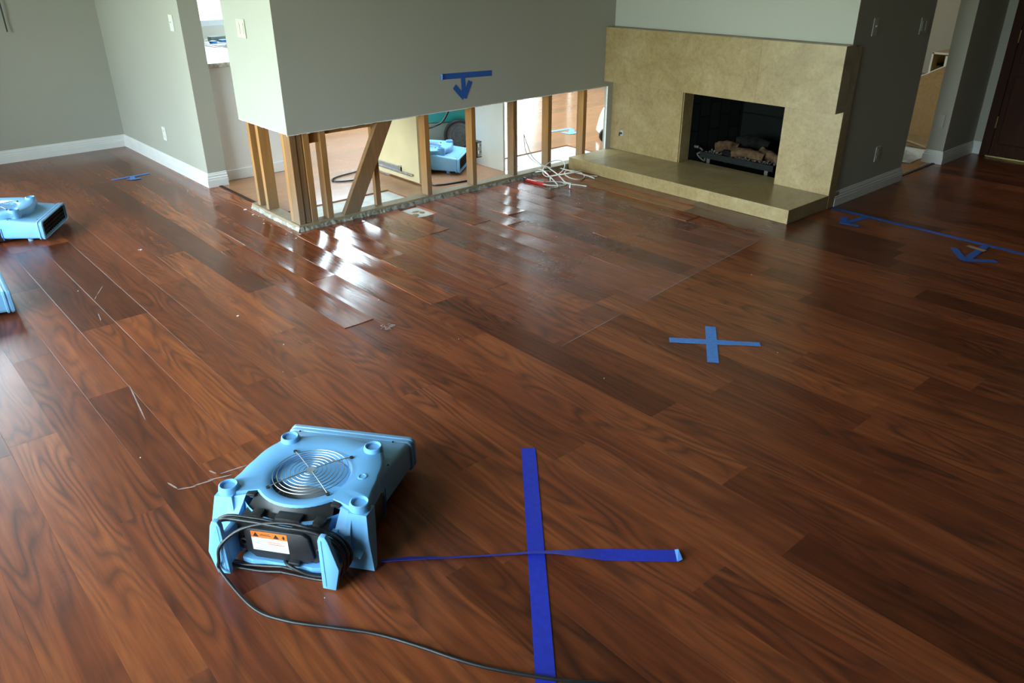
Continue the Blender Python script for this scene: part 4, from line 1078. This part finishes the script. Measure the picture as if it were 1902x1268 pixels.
tag(obj('cable_clip', bm, 'red'), 'small red clip inside the white cable tangle', 'clip')

# ---------------------------------------------------------------- floor bits
bm = NB(); rg = random.Random(8)   # torn paper left on the subfloor where a plank piece is missing
for (x0, x1, y0, y1) in ((.705, .765, -.19, -.13), (.77, .82, -.17, -.12), (.74, .80, -.12, -.085)):
    n = 9; cx, cy = (x0+x1)/2, (y0+y1)/2
    pp = [(cx+(x1-x0)/2*rg.uniform(.6, 1)*math.cos(2*math.pi*i/n), cy+(y1-y0)/2*rg.uniform(.6, 1)*math.sin(2*math.pi*i/n)) for i in range(n)]
    prism(bm, pp, -.0116, -.009)
o = obj('torn_underlay', bm, 'card'); tag(o, 'torn brown underlay scraps in the missing plank gap', 'underlay', kind='stuff')
def flecks(name, spots, mat, label):
    bm = NB()
    for (cx, cy, r_) in spots:
        n = 6; pp = [(cx+r_*rg.uniform(.5, 1)*math.cos(2*math.pi*i/n), cy+r_*rg.uniform(.5, 1)*math.sin(2*math.pi*i/n)) for i in range(n)]
        prism(bm, pp, .0012, .0030)
    return tag(obj(name, bm, mat), label, 'debris', kind='stuff')
sp_ = [(-.795, -.912, .007), (-.823, .324, .008), (-.835, .33, .004)] + [(rg.uniform(-.10, .0), rg.uniform(-.1, .7), rg.uniform(.002, .005)) for _ in range(14)] + [(-.06, .52, .009), (-.09, .30, .007), (-.03, -.06, .014), (-.02, -.04, .010), (-.05, .66, .014)] + [(rg.uniform(-1.6, 2.0), rg.uniform(-2.8, .0)-.0, rg.uniform(.0015, .0032)) for _ in range(22)]
flecks('debris', sp_, 'cutedge', 'white plaster flecks scattered over the wood floor')
def scuff(lines, w, label):
    bm = NB()
    for (a, b) in lines:
        strip(bm, lerp(a, b, 4), [w*.15, w*.6, w*.45, w*.6, w*.15], z=.0008, th=.0003)
    return tag(obj('scuff_mark', bm, 'scuff'), label, 'scuff mark', kind='stuff' if len(lines) > 1 else None)
scuff([((-1.385, -1.245), (-1.425, -1.549))], .008, 'long thin white scuff line on the planks left of the foreground blower')
scuff([((-1.150, -.10), (-1.205, -.20)), ((-1.215, -.22), (-1.235, -.26)), ((-1.27, -.44), (-1.285, -.54))], .007, 'broken white scuff trail on the planks below the left edge blower')
scuff([((-1.490, -2.035), (-1.440, -2.058)), ((-1.445, -2.050), (-1.385, -2.062)), ((-1.400, -2.052), (-1.330, -2.075)), ((-1.355, -2.045), (-1.270, -2.058)), ((-1.500, -1.98), (-1.488, -2.03)), ((-1.375, -2.005), (-1.365, -2.035))], .010, 'smeared whitish scuffs on the floor touching the foreground blower')
bm = NB()
for k in range(26):
    a = rg.uniform(0, 6.28); rr_ = .035*math.sqrt(rg.random()); cx, cy = -.343+rr_*math.cos(a), -1.476+rr_*.9*math.sin(a); th = rg.uniform(0, 3.1); l_ = rg.uniform(.004, .012)
    strip(bm, lerp((cx-l_*math.cos(th), cy-l_*math.sin(th)), (cx+l_*math.cos(th), cy+l_*math.sin(th)), 2), .003, z=.0030, th=.0003)
tag(obj('scuff_mark', bm, 'scuff'), 'small whitish residue spot on the floor in front of the corner post', 'scuff mark')
scuff([((1.93, -1.935), (1.30, -1.995)), ((1.25, -2.0), (.78, -2.055)), ((.55, -2.082), (.10, -2.135))], .0055, 'long pale edge line where a rug had lain before the hearth')
# blind wand by the far left wall
bm = NB(); tube(bm, [(-.668, 3.165, CEIL), (-.672, 3.165, 1.6), (-.677, 3.165, .975)], .005, 8, 4)
tag(obj('hanging_rod', bm, 'rod'), 'thin black rod hanging by the grey wall at the top left corner', 'rod')

# ---------------------------------------------------------------- beyond the entry opening
bm = NB(); Mx = Matrix.Translation((5.30, -1.35, .02)) @ Matrix.Rotation(math.radians(-6), 4, 'Y')
prism(bm, [(-.36, -.015), (.26, -.015), (.26, .40), (-.36, .74)], -.012, .012, axis='x', M=Mx, bev=.001)
pb = tag(obj('leaning_board', bm, 'mdf'), 'tan board with pale top edge standing in the room beyond the entry opening', 'board')
bm = NB(); prism(bm, [(.262, .402), (-.362, .742), (-.362, .750), (.262, .410)], -.013, .013, axis='x', M=Mx); obj('edge_band', bm, 'edge', pb)
cbx = empty('open_cabinet', (5.62, -1.2, 0), label='open tan cabinet carcass standing behind the leaning board', cat='cabinet')
bm = NB()
box(bm, 0, .40, -.012, .0, .0012, .69); box(bm, 0, .4, -.60, -.588, .0012, .69); box(bm, 0, .4, -.60, 0, .676, .692); box(bm, .388, .40, -.60, 0, .0012, .69); box(bm, 0, .4, -.60, 0, .08, .092)
obj('carcass', bm, 'mdf', cbx)
bm = NB(); box(bm, -.004, 0, -.014, .002, .0012, .694); box(bm, -.004, 0, -.60, 0, .680, .694); obj('edge_band', bm, 'edge', cbx)
bm = NB(); box(bm, -.004, .016, -.150, -.118, .0012, .670); obj('face_rail', bm, 'edge', cbx)
bm = NB(); box(bm, .10, .30, -.14, -.02, .575, .592); cyl(bm, (.06, -.11, .55), .010, .03, seg=8); obj('bracket', bm, 'iron', cbx)
bm = NB()
for (a, b, c_, ang) in ((4.98, -1.44, .006, 10), (5.0, -1.50, .024, -14)):
    box(bm, -.10, .10, -.14, .14, 0, .015, M=Matrix.Translation((a, b, c_+.02)) @ Matrix.Rotation(math.radians(ang), 4, 'Z') @ Matrix.Rotation(math.radians(6), 4, 'X'))
tag(obj('cardboard_sheets', bm, 'card'), 'flattened brown cardboard on the floor beyond the entry opening', 'cardboard')
bm = NB(); rg2 = random.Random(2); nx_, ny_ = 26, 22; gv_ = []
import mathutils
for i in range(nx_):
    row = []
    for j in range(ny_):
        x_ = 4.36+.34*i/(nx_-1); y_ = -1.70+.42*j/(ny_-1); fi = math.sin(math.pi*i/(nx_-1)); fj = math.sin(math.pi*j/(ny_-1))
        z_ = .004+(fi*fj)**.6*.07*(.35+abs(mathutils.noise.noise(Vector((x_*11, y_*11, 3))))*1.6)
        row.append(bm.verts.new((x_+.02*mathutils.noise.noise(Vector((x_*7, y_*7, 9))), y_+.03*mathutils.noise.noise(Vector((x_*7, y_*7, 1))), z_)))
    gv_.append(row)
for i in range(nx_-1):
    for j in range(ny_-1): bm.faces.new((gv_[i][j], gv_[i+1][j], gv_[i+1][j+1], gv_[i][j+1]))
tag(obj('crumpled_sheet', bm, 'whitepoly', smooth=True, angle=80), 'crumpled white plastic sheet on the floor in the entry opening', 'plastic sheet')
bm = NB(); box(bm, 4.62, 5.10, -1.66, -1.20, .0015, .012, bev=.002)
tag(obj('floor_mat', bm, 'panelwhite'), 'pale protective board lying behind the crumpled plastic sheet', 'board')
